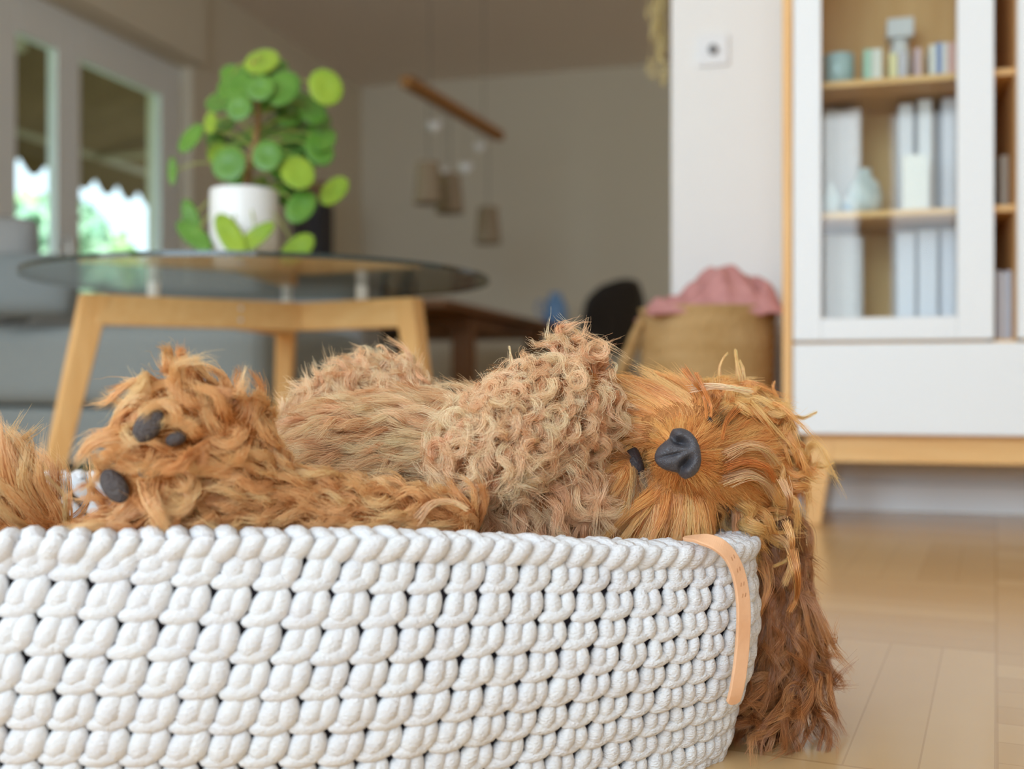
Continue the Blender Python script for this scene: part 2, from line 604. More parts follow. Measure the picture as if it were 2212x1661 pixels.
def cab_door(x0, x1, gx0, gx1, gz0):
    z0, z1 = zd + .004, top - .003
    b = bmesh.new()
    gz1 = top - .06
    box(b, x0, gx0, YC, YC + .018, z0, z1)
    box(b, gx1, x1, YC, YC + .018, z0, z1)
    box(b, gx0, gx1, YC, YC + .018, z0, gz0)
    box(b, gx0, gx1, YC, YC + .018, gz1, z1)
    d = obj('door', b, M_white, cab, bevel=.002)
    obj('pane', B(gx0 + .001, gx1 - .001, YC + .007, YC + .011, gz0 + .001, gz1), M_glass, d)


gz = Zp(1775, 687)
cab_door(xs1 + .002, xn0 - .001, Xp(1774), Xp(2068), gz)
cab_door(xn1 + .001, xn1 + .40, xn1 + .062, xn1 + .34, gz)
cab_door(xn1 + .403, xdr, xn1 + .46, xdr - .06, gz)
obj('drawer', B(xs1 + .002, xn1 + .13, YC, YC + .02, zb, zd - .002), M_white, cab, bevel=.003)
obj('drawer', B(xn1 + .133, xdr, YC, YC + .02, zb, zd - .002), M_white, cab, bevel=.003)
zs1, zs2 = zat(1778, 182, YC + .05), zat(1778, 462, YC + .05)
for zz in (zs1, zs2, zs1 + .31):
    obj('shelf', B(xs1, xn0 - .012, YC + .035, YW - .03, zz - .012, zz), M_oakx, cab)
    obj('shelf', B(xn0, xn1, YC + .03, YW - .03, zz - .012, zz), M_oakx, cab)
    obj('shelf', B(xn1 + .012, XCR - .02, YC + .035, YW - .03, zz - .012, zz), M_oakx, cab)
# oak base frame and splayed legs
fz0, fz1 = Zp(1800, 1000), zb - .005
bm = bmesh.new()
bx0 = Xp(1738)
box(bm, bx0, XCR - .05, YC + .03, YC + .055, fz0, fz1)
box(bm, bx0, XCR - .05, YW - .07, YW - .045, fz0, fz1)
box(bm, bx0, bx0 + .03, YC + .055, YW - .07, fz0, fz1)
box(bm, XCR - .08, XCR - .05, YC + .055, YW - .07, fz0, fz1)
obj('base_frame', bm, M_oakx, cab, bevel=.002)
for lx, dxx in ((bx0 + .028, -.012), (XCR - .08, .012)):
    for ly, dyy in ((YC + .05, -.015), (YW - .065, .012)):
        bm = bmesh.new()
        a, b_ = Vector((lx, ly, fz1 - .004)), Vector((lx + dxx, ly + dyy, 0))
        vs = []
        for p, hw in ((b_, .014), (a, .028)):
            for i, j in ((-1, -1), (1, -1), (1, 1), (-1, 1)):
                vs.append(bm.verts.new(p + Vector((i * hw, j * min(hw, .02), 0))))
        for f in ((0, 3, 2, 1), (4, 5, 6, 7), (0, 1, 5, 4), (1, 2, 6, 5), (2, 3, 7, 6), (3, 0, 4, 7)):
            bm.faces.new([vs[i] for i in f])
        obj('leg', bm, M_oak, cab, bevel=.003)

# things in the cabinet
M_paper = mat('page_paper', lin(226, 220, 206), .9, .1)


def book(x0, x1, z0, h, col, label, group, yb=None, dep=.15, cat='book', name='book'):
    yb = YC + .06 if yb is None else yb
    r = thing(name, ((x0 + x1) / 2, yb, z0), label, cat, group)
    t = min(.002, (x1 - x0) * .2)
    m = mat('cover', col, .55)
    b = bmesh.new()
    box(b, x0, x0 + t, yb, yb + dep, z0, z0 + h)
    box(b, x1 - t, x1, yb, yb + dep, z0, z0 + h)
    box(b, x0 + t, x1 - t, yb, yb + t, z0, z0 + h)
    obj('cover', b, m, r)
    obj('pages', B(x0 + t, x1 - t, yb + t, yb + dep - .003, z0 + .002, z0 + h - .004), M_paper, r)


YK = YC + .05
Xk = lambda px: xat(px, YK)
# teal glass jar on the upper shelf
jx = Xk(1812)
jr = thing('glass_tumbler', (jx, YK + .035, zs1), 'bluish grey glass tumbler on the upper cabinet shelf', 'tumbler')
bm = bmesh.new()
lathe(bm, [(.024, 0), (.029, .002), (.030, .062), (.028, .063), (.027, .006), (.001, .005)], (jx, YK + .035, zs1), 28)
obj('tumbler_body', bm, mat('teal_glass', lin(176, 200, 202), .12, .5), jr, smooth=True)
bm = bmesh.new()
lathe(bm, [(.026, .007), (.026, .045), (.001, .045)], (jx, YK + .035, zs1), 20)
obj('candle_wax', bm, mat('pale_wax', lin(205, 215, 222), .5), jr)
tops = [(1866, 1882, 107, lin(170, 204, 184), 'small pale green pocket book beside the tumbler on the upper shelf'),
        (1883, 1905, 106, lin(224, 222, 214), 'white pocket book leaning on the pale green one on the upper shelf'),
        (1921, 1938, 116, lin(232, 222, 172), 'small cream yellow pocket book on the upper cabinet shelf'),
        (1940, 1957, 112, lin(200, 196, 205), 'lilac grey pocket book next to the cream yellow one'),
        (1976, 1990, 104, lin(208, 180, 184), 'dusty pink pocket book in the middle of the upper shelf'),
        (2008, 2022, 97, lin(230, 228, 222), 'white pocket book touching the blue spine on the upper shelf'),
        (2023, 2034, 92, lin(132, 152, 200), 'thin blue pocket book between two white ones'),
        (2035, 2047, 92, lin(232, 226, 224), 'white pocket book between the blue and the rose spines'),
        (2048, 2064, 92, lin(226, 178, 170), 'rose pink pocket book at the end of the upper shelf')]
for a, b, t, c, lab in tops:
    book(Xk(a), Xk(b), zs1, zat(a, t, YK) - zs1, c, lab, 'pocket books on the upper cabinet shelf', YK, .09)
# white storage canister stack reaching above
cxm = Xk(1958)
cn = thing('white_canister', (cxm, YK + .17, zs1), 'tall white bottle with a square cap behind the pocket books', 'bottle')
bm = bmesh.new()
lathe(bm, [(.018, 0), (.021, .004), (.021, .10), (.017, .112), (.017, .122), (.002, .124)], (cxm, YK + .17, zs1), 24)
obj('bottle_body', bm, M_pot, cn, smooth=True)
bm = bmesh.new()
box(bm, cxm - .026, cxm + .026, YK + .145, YK + .195, zs1 + .124, zs1 + .164)
obj('cap', bm, M_white, cn, bevel=.004)
# middle shelf: tall pale books at the back, two small white vases
mids = [(1780, 1806, 238, lin(206, 200, 196), 'pale grey tall book at the hinge side of the middle shelf'),
        (1807, 1832, 240, lin(214, 206, 204), 'off white tall book second from the hinge side on the middle shelf'),
        (1833, 1860, 236, lin(220, 208, 204), 'warm white tall book beside the gap on the middle shelf'),
        (1942, 1972, 226, lin(222, 220, 224), 'white tall book just past the gap on the middle shelf'),
        (1984, 2012, 215, lin(230, 228, 230), 'bright white tall book in the middle of the pale row'),
        (2036, 2066, 203, lin(216, 216, 226), 'tallest lilac white book at the end of the middle shelf')]
YM = YK + .09
for a, b, t, c, lab in mids:
    book(xat(a, YM), xat(b, YM), zs2, min(zat(a, t, YM) - zs2, zs1 - zs2 - .02), c, lab, 'tall pale books on the middle cabinet shelf', YM, .13)
bx = book(xat(1950, YK + .03), xat(2006, YK + .03), zs2, .112, lin(238, 234, 228), 'cream square book standing in front of the tall pale books', None, YK + .03, .03)
for pxc, r, h, lab in ((1795, .021, .062, 'small white vase at the hinge side of the middle shelf'), (1868, .034, .088, 'rounded white vase with grey leaf pattern on the middle shelf')):
    vx = Xk(pxc)
    v = thing('white_vase', (vx, YK + .03, zs2), lab, 'vase', 'white vases in the cabinet')
    bm = bmesh.new()
    lathe(bm, [(r * .7, 0), (r * .98, h * .15), (r, h * .4), (r * .8, h * .68), (r * .38, h * .88), (r * .42, h), (r * .34, h), (r * .3, h * .88)], (vx, YK + .03, zs2), 28)
    obj('vase_body', bm, mat('vase_glaze', lin(232, 236, 236), .3, .5, vary=(lin(186, 198, 200), 38)), v, smooth=True)
ln = thing('house_ornament', (Xk(1832), YK + .02, zs2), 'tiny grey blue house ornament between the two white vases', 'ornament')
hx = Xk(1832)
obj('house_body', B(hx - .008, hx + .008, YK + .01, YK + .03, zs2, zs2 + .022), mat('grey_blue', lin(150, 172, 190), .6), ln)
bm = bmesh.new()
vs = [bm.verts.new(c) for c in ((hx - .01, YK + .009, zs2 + .022), (hx + .01, YK + .009, zs2 + .022), (hx, YK + .009, zs2 + .036), (hx - .01, YK + .031, zs2 + .022), (hx + .01, YK + .031, zs2 + .022), (hx, YK + .031, zs2 + .036))]
for f in ((0, 1, 2), (3, 5, 4), (0, 2, 5, 3), (1, 4, 5, 2), (0, 3, 4, 1)):
    bm.faces.new([vs[i] for i in f])
obj('house_roof', bm, mat('white_roof', lin(220, 222, 224), .6), ln)
# bottom compartment: tall files and a blue box
lows = [(1782, 1812, 512, lin(204, 198, 196), 'grey white ring binder at the hinge side of the bottom compartment'),
        (1813, 1842, 512, lin(212, 206, 204), 'pale ring binder second from the hinge side in the bottom compartment'),
        (1843, 1864, 516, lin(206, 200, 200), 'slim pale ring binder next to the gap in the bottom compartment'),
        (1938, 1976, 506, lin(222, 222, 232), 'white ring binder above the blue box in the bottom compartment'),
        (1984, 2024, 500, lin(216, 216, 226), 'lilac white ring binder in the middle of the bottom compartment'),
        (2034, 2068, 498, lin(212, 214, 228), 'cool white ring binder at the end of the bottom compartment')]
for a, b, t, c, lab in lows:
    book(xat(a, YM), xat(b, YM), zd + .004, min(zat(a, t, YM) - zd, zs2 - zd - .03), c, lab, 'ring binders in the bottom compartment', YM, .13, 'binder', 'ring_binder')
bb = thing('storage_box', (Xk(2008), YK + .03, zd + .004), 'low pale blue box lying before the ring binders', 'box')
x0, x1 = Xk(1947), Xk(2066)
obj('box_body', B(x0, x1, YK, YK + .06, zd + .004, zd + .032), mat('pale_blue_card', lin(176, 198, 216), .7), bb, bevel=.002)
obj('lid', B(x0 - .002, x1 + .002, YK - .002, YK + .062, zd + .032, zd + .046), mat('white_card', lin(214, 222, 230), .7), bb, bevel=.002)
# niche: thin white magazines with blue feet, grey folder above
for k in range(4):
    a = 2153 + k * 10.5
    book(xat(a, YC + .06), xat(a + 9.5, YC + .06), zd + .004, Zp(2155, 578) - zd - .004 - .003 * (k % 2), (lin(205, 206, 216), lin(216, 216, 222), lin(196, 202, 216), lin(212, 208, 214))[k],
         ('grey lilac magazine at the hinge side of the open niche', 'white magazine second in the open niche', 'bluish magazine third in the open niche', 'pale magazine at the far side of the open niche')[k], 'magazines in the open niche', YC + .06, .14, 'magazine', 'magazine')
book(xat(2160, YC + .1), xat(2186, YC + .1), zs2, .105, lin(186, 178, 164), 'grey beige notebook standing on the niche shelf', None, YC + .1, .12)
for zz in ():
    pass

# ------------------------------------------------------------------ wicker basket and pink blanket
bc = P(1527, 830, 2.24)
wb = thing('wicker_basket', (bc.x, bc.y, 0), 'tan woven storage basket holding the pink blanket by the white wall', 'basket')
zt = CAMH + (830 - 662) / FPX * 2.15
R1, R0 = .136, .118
bm = bmesh.new()
prof = []
nr = 22
for k in range(nr):
    z = .004 + (zt - .012) * k / (nr - 1)
    r = R0 + (R1 - R0) * (k / (nr - 1)) ** .6
    prof += [(r, z), (r + .005, z + (zt / nr) * .5)]
prof += [(R1 - .012, zt), (R1 - .02, zt - .02), (R0 - .015, .02)]
lathe(bm, prof, (bc.x, bc.y, 0), 64)
M_wick = mat('seagrass_weave', lin(196, 160, 112), .85, .2, vary=(lin(176, 138, 88), 9, (1, 1, 4)), bump=(90, .8, (1, 1, .5)))
obj('basket_body', bm, M_wick, wb, smooth=True)
for sgn in (-1, 1):
    bm = bmesh.new()
    pts = []
    for k in range(13):
        a = math.pi * k / 12
        out = R1 + .004 + .05 * math.sin(a) ** .8
        ang = math.radians(-12) * sgn + (a - math.pi / 2) * .28
        base = ((RT * -math.cos(ang) + FW * math.sin(ang)) if sgn < 0 else (FW * math.cos(ang) + RT * math.sin(ang))) * out
        pts.append(Vector((bc.x, bc.y, zt - .02 - .155 * math.sin(a) * .95)) + base)
    tube(bm, pts, .0085, 8)
    obj('handle', bm, M_wick, wb, smooth=True)

bl = bmesh.new()
n = 44
grid = []
for i in range(n + 1):
    row = []
    for j in range(n + 1):
        u, v = i / n * 2 - 1, j / n * 2 - 1
        rr = min(1.0, math.hypot(u, v))
        x, y = u * .134, v * .124
        edge = max(abs(u), abs(v))
        ramp_ = 1 / (1 + math.exp(-(u + .30) / .20))
        h = (.024 + .062 * ramp_) * (1 - abs(v) ** 3) * (1 - max(0, (u - .72) / .28) ** 3) * (1 - max(0, (-u - .8) / .2) ** 2)
        h += (.010 * math.sin(5 * u + 2 * v + 1.2) + .008 * math.sin(8 * v - 6 * u) + .005 * math.sin(15 * u + 9 * v)) * (1 - edge ** 4)
        h += .012 * math.exp(-((u - .12) ** 2) / .006) - .020 * math.exp(-((u - .62) ** 2) / .006 - ((v + .5) ** 2) / .2)
        p = Vector((bc.x, bc.y, zt - .012 + h)) + RT * x + FW * y
        row.append(bl.verts.new(p))
    grid.append(row)
for i in range(n):
    for j in range(n):
        bl.faces.new((grid[i][j], grid[i + 1][j], grid[i + 1][j + 1], grid[i][j + 1]))
o = obj('blanket', bl, M_pink, None, smooth=True, subsurf=1)
o.modifiers.new('thick', 'SOLIDIFY').thickness = .008
tag(o, 'crumpled pink wool blanket heaped in the woven basket', 'blanket')
# ------------------------------------------------------------------ sofa
sx1 = P(612, 830, 2.95)
SX1, SX0, SY0 = sx1.x, -3.2, sx1.y - .12
sofa = thing('sofa', ((SX0 + SX1) / 2, SY0 + .4, 0), 'low grey fabric sofa behind the glass coffee table', 'sofa')
obj('base', B(SX0, SX1, SY0 + .02, SY0 + .85, .05, .205), M_sofa, sofa, bevel=.02)
wsc = (SX1 - SX0) / 2
for k in range(2):
    obj('seat_cushion', B(SX0 + k * wsc + .003, SX0 + (k + 1) * wsc - .003, SY0, SY0 + .66, .21, .435), M_sofa, sofa, bevel=.05)
obj('backrest', B(SX0, SX1, SY0 + .62, SY0 + .86, .205, .59), M_sofa2, sofa, bevel=.06)
lb = M_black
for lx in (SX0 + .06, SX1 - .06):
    for ly in (SY0 + .08, SY0 + .78):
        obj('leg', B(lx - .025, lx + .025, ly - .025, ly + .025, 0, .05), lb, sofa)


def cushion(name, c, w, h, t, M, m, label, parent=None):
    b = bmesh.new()
    n = 16
    for side in (-1, 1):
        g = []
        for i in range(n + 1):
            row = []
            for j in range(n + 1):
                u, v = i / n * 2 - 1, j / n * 2 - 1
                e = (1 - abs(u) ** 3) * (1 - abs(v) ** 3)
                pin = 1 - .10 * (u * u * v * v)
                p = Vector((u * w / 2 * pin, side * t / 2 * e ** .5, v * h / 2 * pin))
                row.append(b.verts.new(Vector(c) + M @ p))
            g.append(row)
        for i in range(n):
            for j in range(n):
                b.faces.new((g[i][j], g[i + 1][j], g[i + 1][j + 1], g[i][j + 1]))
    bmesh.ops.remove_doubles(b, verts=b.verts, dist=.0005)
    o = obj(name, b, m, parent, smooth=True)
    return tag(o, label, 'cushion')


cc = P(-50, 592, 3.2)
cushion('sofa_cushion', (cc.x, cc.y, .605), .38, .34, .14, Matrix.Rotation(math.radians(12), 3, 'Z') @ Matrix.Rotation(math.radians(-10), 3, 'X'), M_sofa2,
        'plump light grey cushion standing on the sofa below the narrow door leaf')
cc = P(60, 650, 2.95)
cushion('sofa_cushion', (cc.x - .05, cc.y + .05, .545), .28, .20, .10, Matrix.Rotation(math.radians(25), 3, 'Z') @ Matrix.Rotation(math.radians(-25), 3, 'X'),
        mat('blue_grey_cushion', lin(132, 140, 142), .95, .1, bump=(400, .3)), 'small darker grey cushion slumped on the sofa seat')

# ------------------------------------------------------------------ coffee table
ZG = .472                                                          # underside of the glass
tc_ = P(545, 830, 2.06)
ct = thing('coffee_table', (tc_.x, tc_.y, 0), 'light oak coffee table with a round glass top carrying the potted plant', 'table')


def G(px, py, z):
    """room point of a pixel on the level z"""
    d = (z - CAMH) * FPX / (830.5 - py)
    return P(px, py, d)


glass_c = Q(-.49, 2.15, 0)
bm = bmesh.new()
n = 96
ra, rb = .445, .445
rows = {z: [] for z in (ZG, ZG + .008)}
for z in rows:
    for k in range(n):
        a = 2 * math.pi * k / n
        v = glass_c + RT * (ra * math.cos(a)) + FW * (rb * math.sin(a))
        rows[z].append(bm.verts.new((v.x, v.y, z)))
lo, hi = rows[ZG], rows[ZG + .008]
bm.faces.new(lo[::-1])
bm.faces.new(hi)
for k in range(n):
    bm.faces.new((lo[k], lo[(k + 1) % n], hi[(k + 1) % n], hi[k])).material_index = 1
obj('glass_top', bm, [M_tglass, M_edge], ct)

ZR1, ZR0 = .442, .384                             # rail top and underside
A0 = G(205, 636, ZR1)                                              # head of the front leg beside the sofa
A1 = G(655, 655, ZR1)                                              # elbow of the rail
A2 = G(882, 644, ZR1)                                              # head of the other front leg
A3 = A1 + (A1 - A2).lerp(A1 - A0, .5) * -.0
scr = A0.lerp(A1, .665)
back = scr + FW * .33 + RT * .032
M_oakl = mat('light_oak_leg', lin(236, 188, 126), .5, .35, vary=(lin(224, 170, 106), 5, (14, 14, 1.2)))


def rail(a, b, name='rail'):
    q = bmesh.new()
    za = (ZR0 + ZR1) / 2
    bar(q, (a.x, a.y, za), (b.x, b.y, za), .034, ZR1 - ZR0)
    return obj(name, q, M_oakx, ct, bevel=.003)


dirl = (A1 - A0).normalized()
dirr = (A2 - A1).normalized()
r_front = rail(A0, A1 + dirl * .012)
rail(A1 - dirr * .012, A2)
rail(scr + (back - scr).normalized() * .018, back)
bm = bmesh.new()
nrm = Vector((dirl.y, -dirl.x, 0))
for dz in (-.012, .012):
    c = scr + nrm * .0175
    bmesh.ops.create_uvsphere(bm, u_segments=10, v_segments=6, radius=.0045, matrix=Matrix.Translation((c.x, c.y, (ZR0 + ZR1) / 2 + dz)))
obj('screw', bm, M_steel, r_front, smooth=True)


def tleg(head, foot, wt, wb, side):
    """tapered splayed leg; side = direction of its broad face"""
    q = bmesh.new()
    t = side.normalized()
    s = Vector((t.y, -t.x, 0))
    vs = []
    for p, w, dep in ((Vector((foot.x, foot.y, 0)), wb, .028), (Vector((head.x, head.y, ZR1)), wt, .040)):
        for i, j in ((-1, -1), (1, -1), (1, 1), (-1, 1)):
            vs.append(q.verts.new(p + t * (w / 2 * i) + s * (dep / 2 * j)))
    for f in ((0, 3, 2, 1), (4, 5, 6, 7), (0, 1, 5, 4), (1, 2, 6, 5), (2, 3, 7, 6), (3, 0, 4, 7)):
        q.faces.new([vs[i] for i in f])
    return obj('leg', q, M_oakl, ct, bevel=.004)


dA0 = (ZR1 - CAMH) * FPX / (830.5 - 636)
tleg(A0 - dirl * .0, P(88, 1050, dA0 - .02), .052, .034, dirl)
dA2 = (ZR1 - CAMH) * FPX / (830.5 - 644)
tleg(A2, P(945, 1050, dA2 - .02), .046, .03, dirr)
tleg(back, P(604, 1000, (back - CAM).dot(FW) + .06), .044, .03, RT)
for px, py in ((323, 628), (785, 640)):
    c = G(px, 640, ZR1)
    # stand-offs sit on the rails
    if px < 655:
        t = (px - 205) / 450
        c = A0.lerp(A1, t)
    else:
        t = (px - 655) / 227
        c = A1.lerp(A2, t)
    bm = bmesh.new()
    lathe(bm, [(.011, 0), (.012, .002), (.012, .028), (.011, .0298)], (c.x, c.y, ZR1), 20)
    obj('standoff', bm, mat('standoff_white', (.85, .85, .85, 1), .35), ct, smooth=True)
bm = bmesh.new()
lathe(bm, [(.011, 0), (.012, .002), (.012, .028), (.011, .0298)], (back.x, back.y, ZR1), 20)
obj('standoff', bm, mat('standoff_white', (.85, .85, .85, 1), .35), ct, smooth=True)

# ------------------------------------------------------------------ potted plant
pd = 2.06
pb = P(528, 830, pd)
pz = ZG + .009
pp = thing('potted_plant', (pb.x, pb.y, pz), 'leafy green round-leaved plant in a white pot on the glass coffee table', 'plant')
bm = bmesh.new()
lathe(bm, [(.03, 0), (.048, .002), (.057, .012), (.0625, .05), (.064, .10), (.0635, .152), (.062, .156), (.059, .154), (.058, .13), (.002, .128)], (pb.x, pb.y, pz), 48)
obj('pot', bm, M_pot, pp, smooth=True)
bm = bmesh.new()
lathe(bm, [(.055, .126), (.057, .14), (.03, .146), (.002, .148)], (pb.x, pb.y, pz), 32)
obj('soil', bm, M_soil, pp, smooth=True)
M_stem = mat('plant_stem', lin(150, 112, 72), .7)
M_leaf = mat('plant_leaf', lin(94, 142, 40), .38, .5, vary=(lin(76, 126, 36), 18))
M_leafy = mat('plant_leaf_young', lin(146, 172, 46), .42, .4, vary=(lin(124, 158, 42), 18))
for m_ in (M_leaf, M_leafy):
    p_ = m_.node_tree.nodes['Principled BSDF']
    p_.inputs['Subsurface Weight'].default_value = .0
    p_.inputs['Sheen Weight'].default_value = .15
stem_pts = catmull([(pb.x, pb.y, pz + .13), (pb.x + .008, pb.y, pz + .19), (pb.x + .02, pb.y + .01, pz + .26), (pb.x + .028, pb.y, pz + .33), (pb.x + .018, pb.y, pz + .40)], 6)
bm = bmesh.new()
tube(bm, stem_pts, [.0075 - .004 * i / len(stem_pts) for i in range(len(stem_pts))], 10)
obj('stem', bm, M_stem, pp, smooth=True)
# (px, py, depth offset, radius px, width factor, tilt toward viewer deg, roll, young)
LV = [(566, 132, 0, 33, 1, 35, 10, 1), (520, 184, -.03, 29, 1, 48, -20, 0), (562, 190, -.05, 27, 1, 62, 5, 0), (610, 190, -.03, 36, .9, 55, 25, 0),
      (516, 232, -.06, 27, .95, 70, -10, 0), (455, 264, -.01, 26, .5, 40, -15, 1), (412, 298, -.02, 30, .75, 50, 28, 0), (372, 369, 0, 29, .34, 60, -8, 0),
      (704, 188, -.02, 37, .9, 66, -14, 1), (672, 235, .02, 32, .9, 45, -30, 0), (640, 222, .05, 30, 1, 35, 15, 0), (577, 336, -.06, 32, .9, 72, 5, 0),
      (494, 354, -.06, 34, 1, 68, -15, 0), (470, 330, 0, 26, .8, 40, -30, 1), (643, 372, -.05, 34, .95, 50, -25, 1), (690, 322, .02, 34, .8, 55, -20, 0),
      (722, 412, 0, 28, .75, 60, 38, 1), (650, 446, -.04, 32, .8, 60, 30, 0), (642, 538, -.04, 31, .75, 58, 42, 1),
      (412, 472, .0, 40, .42, 60, -24, 0), (418, 508, -.03, 46, .42, 45, -52, 0), (497, 508, -.09, 46, .48, 50, -34, 1), (552, 512, -.09, 34, .55, 55, 48, 1),
      (476, 218, .04, 30, 1, 30, -25, 0), (545, 225, .05, 34, 1, 25, 0, 0), (640, 280, .06, 36, .8, 30, 20, 0), (590, 150, .04, 28, 1, 40, 12, 0),
      (530, 300, .06, 34, .6, 20, 0, 0), (600, 270, .07, 36, .7, 25, 5, 0), (665, 300, .06, 34, .7, 25, -15, 0), (620, 420, .05, 28, .7, 30, 15, 0),
      (500, 160, .05, 24, .9, 40, -30, 0), (560, 400, .04, 24, .7, 30, 0, 0), (690, 270, .05, 26, .7, 40, 25, 0),
      (585, 215, .03, 30, 1, 45, 10, 0), (630, 245, .04, 32, .9, 35, 20, 0), (500, 190, .03, 30, .9, 40, -25, 0), (480, 270, .05, 30, .9, 25, -10, 0),
      (515, 300, .05, 32, .9, 20, 0, 0), (560, 285, .06, 32, .9, 22, 0, 0), (625, 320, .05, 34, .9, 25, 10, 0), (655, 345, .04, 32, .9, 30, 0, 0), (545, 155, .02, 28, 1, 40, 0, 0),
      (610, 365, .05, 28, .9, 30, 0, 0), (520, 385, .04, 28, .8, 35, -10, 0), (600, 410, .03, 26, .8, 30, 10, 0), (465, 300, .03, 24, .8, 45, -20, 0), (700, 300, .03, 28, .8, 40, 15, 0)]
bl_, by_, bp_ = bmesh.new(), bmesh.new(), bmesh.new()
for px, py, dd, rp, wf, tl, roll, young in LV:
    c = P(px, py, pd + dd)
    r = rp * 1.12 * (pd + dd) / FPX
    tl = min(78, tl + 14)
    tgt = bl_ if not young else by_
    # leaf frame: normal tilts from up toward the viewer
    R3 = Matrix.Rotation(math.radians(roll), 3, FW)
    nn = (UP * math.cos(math.radians(tl)) - FW * math.sin(math.radians(tl))).normalized()
    nn = (nn + RT * (.3 * (px - 560) / 150)).normalized()
    s = R3 @ RT
    s = (s - nn * s.dot(nn)).normalized()
    t = nn.cross(s)
    if t.z < 0:
        t = -t
    t = t / max(.42, t.dot(UP) if abs(t.dot(UP)) > .42 else .42) * 1.0
    t = t.normalized() * min(1.35, 1 / max(.5, abs(t.normalized().z)))
    rings = []
    cv = tgt.verts.new(c - nn * (.10 * r))
    for q in (.35, .7, .92, 1.0):
        rings.append([tgt.verts.new(c + s * (r * wf * q * math.cos(2 * math.pi * k / 20)) + t * (r * q * math.sin(2 * math.pi * k / 20)) + nn * (r * (.12 * math.sin(q * 2.6) - .10))) for k in range(20)])
    for k in range(20):
        tgt.faces.new((cv, rings[0][k], rings[0][(k + 1) % 20]))
    for a, b in zip(rings, rings[1:]):
        for k in range(20):
            tgt.faces.new((a[k], b[k], b[(k + 1) % 20], a[(k + 1) % 20]))
    # petiole
    hz = max(pz + .15, min(pz + .38, c.z - .02))
    i0 = min(range(len(stem_pts)), key=lambda i: abs(stem_pts[i].z - hz))
    a = stem_pts[i0]
    mid_ = a.lerp(c, .55) + UP * .022
    tube(bp_, catmull([a, mid_, c - nn * .003], 6), .0014, 6)
for b_, m_ in ((bl_, M_leaf), (by_, M_leafy)):
    o = obj('foliage', b_, m_, pp, smooth=True)
    o.modifiers.new('thick', 'SOLIDIFY').thickness = .0012
obj('leaf_stalks', bp_, mat('leaf_stalk', lin(164, 172, 84), .6), pp, smooth=True)

# ------------------------------------------------------------------ dining corner
TH = .655
TX0, TX = -2.66, -1.60
ty0, ty1 = 4.62, 7.25
dt = thing('dining_table', ((TX + TX0) / 2, (ty0 + ty1) / 2, 0), 'brown wooden dining table below the hanging lamp', 'table')
obj('tabletop', B(TX0, TX, ty0, ty1, TH - .035, TH), M_brown, dt, bevel=.004)
obj('apron', B(TX0 + .08, TX - .08, ty0 + .5, ty1 - .5, TH - .10, TH - .036), M_brown, dt)
for lx in (TX0 + .09, TX - .11):
    for ly in (5.22, 6.65):
        b = bmesh.new()
        box(b, lx - .05, lx + .05, ly - .05, ly + .05, 0, TH - .036)
        obj('leg', b, M_brown, dt, bevel=.005)

vz = TH
vc = P(1207, 830, 7.25)
vc.x = min(vc.x, TX - .07)
bv = thing('blue_vase', (vc.x, vc.y, vz), 'light blue bulbous vase on the far end of the dining table', 'vase')
bm = bmesh.new()
lathe(bm, [(.05, 0), (.075, .03), (.082, .09), (.07, .15), (.045, .19), (.04, .215), (.046, .225), (.036, .225), (.034, .2)], (vc.x, vc.y, vz), 32)
obj('vase_body', bm, M_blue, bv, smooth=True)
bm = bmesh.new()
tube(bm, catmull([(vc.x - .07, vc.y, vz + .16), (vc.x - .12, vc.y, vz + .17), (vc.x - .125, vc.y, vz + .1), (vc.x - .078, vc.y, vz + .06)], 6), .008, 8)
obj('handle', bm, M_blue, bv, smooth=True)


def shell_chair(px, d, rz, label, bh=.40):
    c = P(px, 830, d)
    r = thing('shell_chair', (c.x, c.y, 0), label, 'chair', None, rz)
    T = Matrix.Translation((c.x, c.y, 0)) @ Matrix.Rotation(rz, 4, 'Z')
    b = bmesh.new()
    n, m = 14, 12
    g = []
    for i in range(n + 1):                                         # from seat front (0) to the top of the back (n)
        row = []
        s = i / n
        if s < .5:
            y, z = -.22 + .40 * s / .5, .45 - .02 * math.sin(s * 2 * math.pi)
        else:
            q = (s - .5) / .5
            y, z = .18 + .10 * q, .45 + bh * q ** .9
        w = .235 * (1 - .9 * max(0, s - .82) ** 1.2 / .18 ** 1.2 * .35)
        for j in range(m + 1):
            u = j / m * 2 - 1
            curve = u * u
            yy = y - (.07 * curve if s > .5 else 0)
            zz = z + (.05 * curve if s <= .5 else (.02 * curve - .06 * curve * max(0, s - .8) / .2))
            row.append(b.verts.new(T @ Vector((u * w, yy, zz))))
        g.append(row)
    for i in range(n):
        for j in range(m):
            b.faces.new((g[i][j], g[i + 1][j], g[i + 1][j + 1], g[i][j + 1]))
    o = obj('seat_shell', b, M_black, r, smooth=True, subsurf=1)
    o.modifiers.new('thick', 'SOLIDIFY').thickness = .012
    for i in (-1, 1):
        for j in (-1, 1):
            b = bmesh.new()
            tube(b, [T @ Vector((i * .12, j * .12, .43)), T @ Vector((i * .21, j * .2, 0))], [.016, .011], 10)
            obj('leg', b, M_black, r, smooth=True)
    return r


shell_chair(1285, 6.2, math.radians(-125), 'black moulded shell chair at the side of the dining table near the white wall')
shell_chair(775, 4.5, math.radians(186), 'black low-backed shell chair at the near end of the dining table', .25)

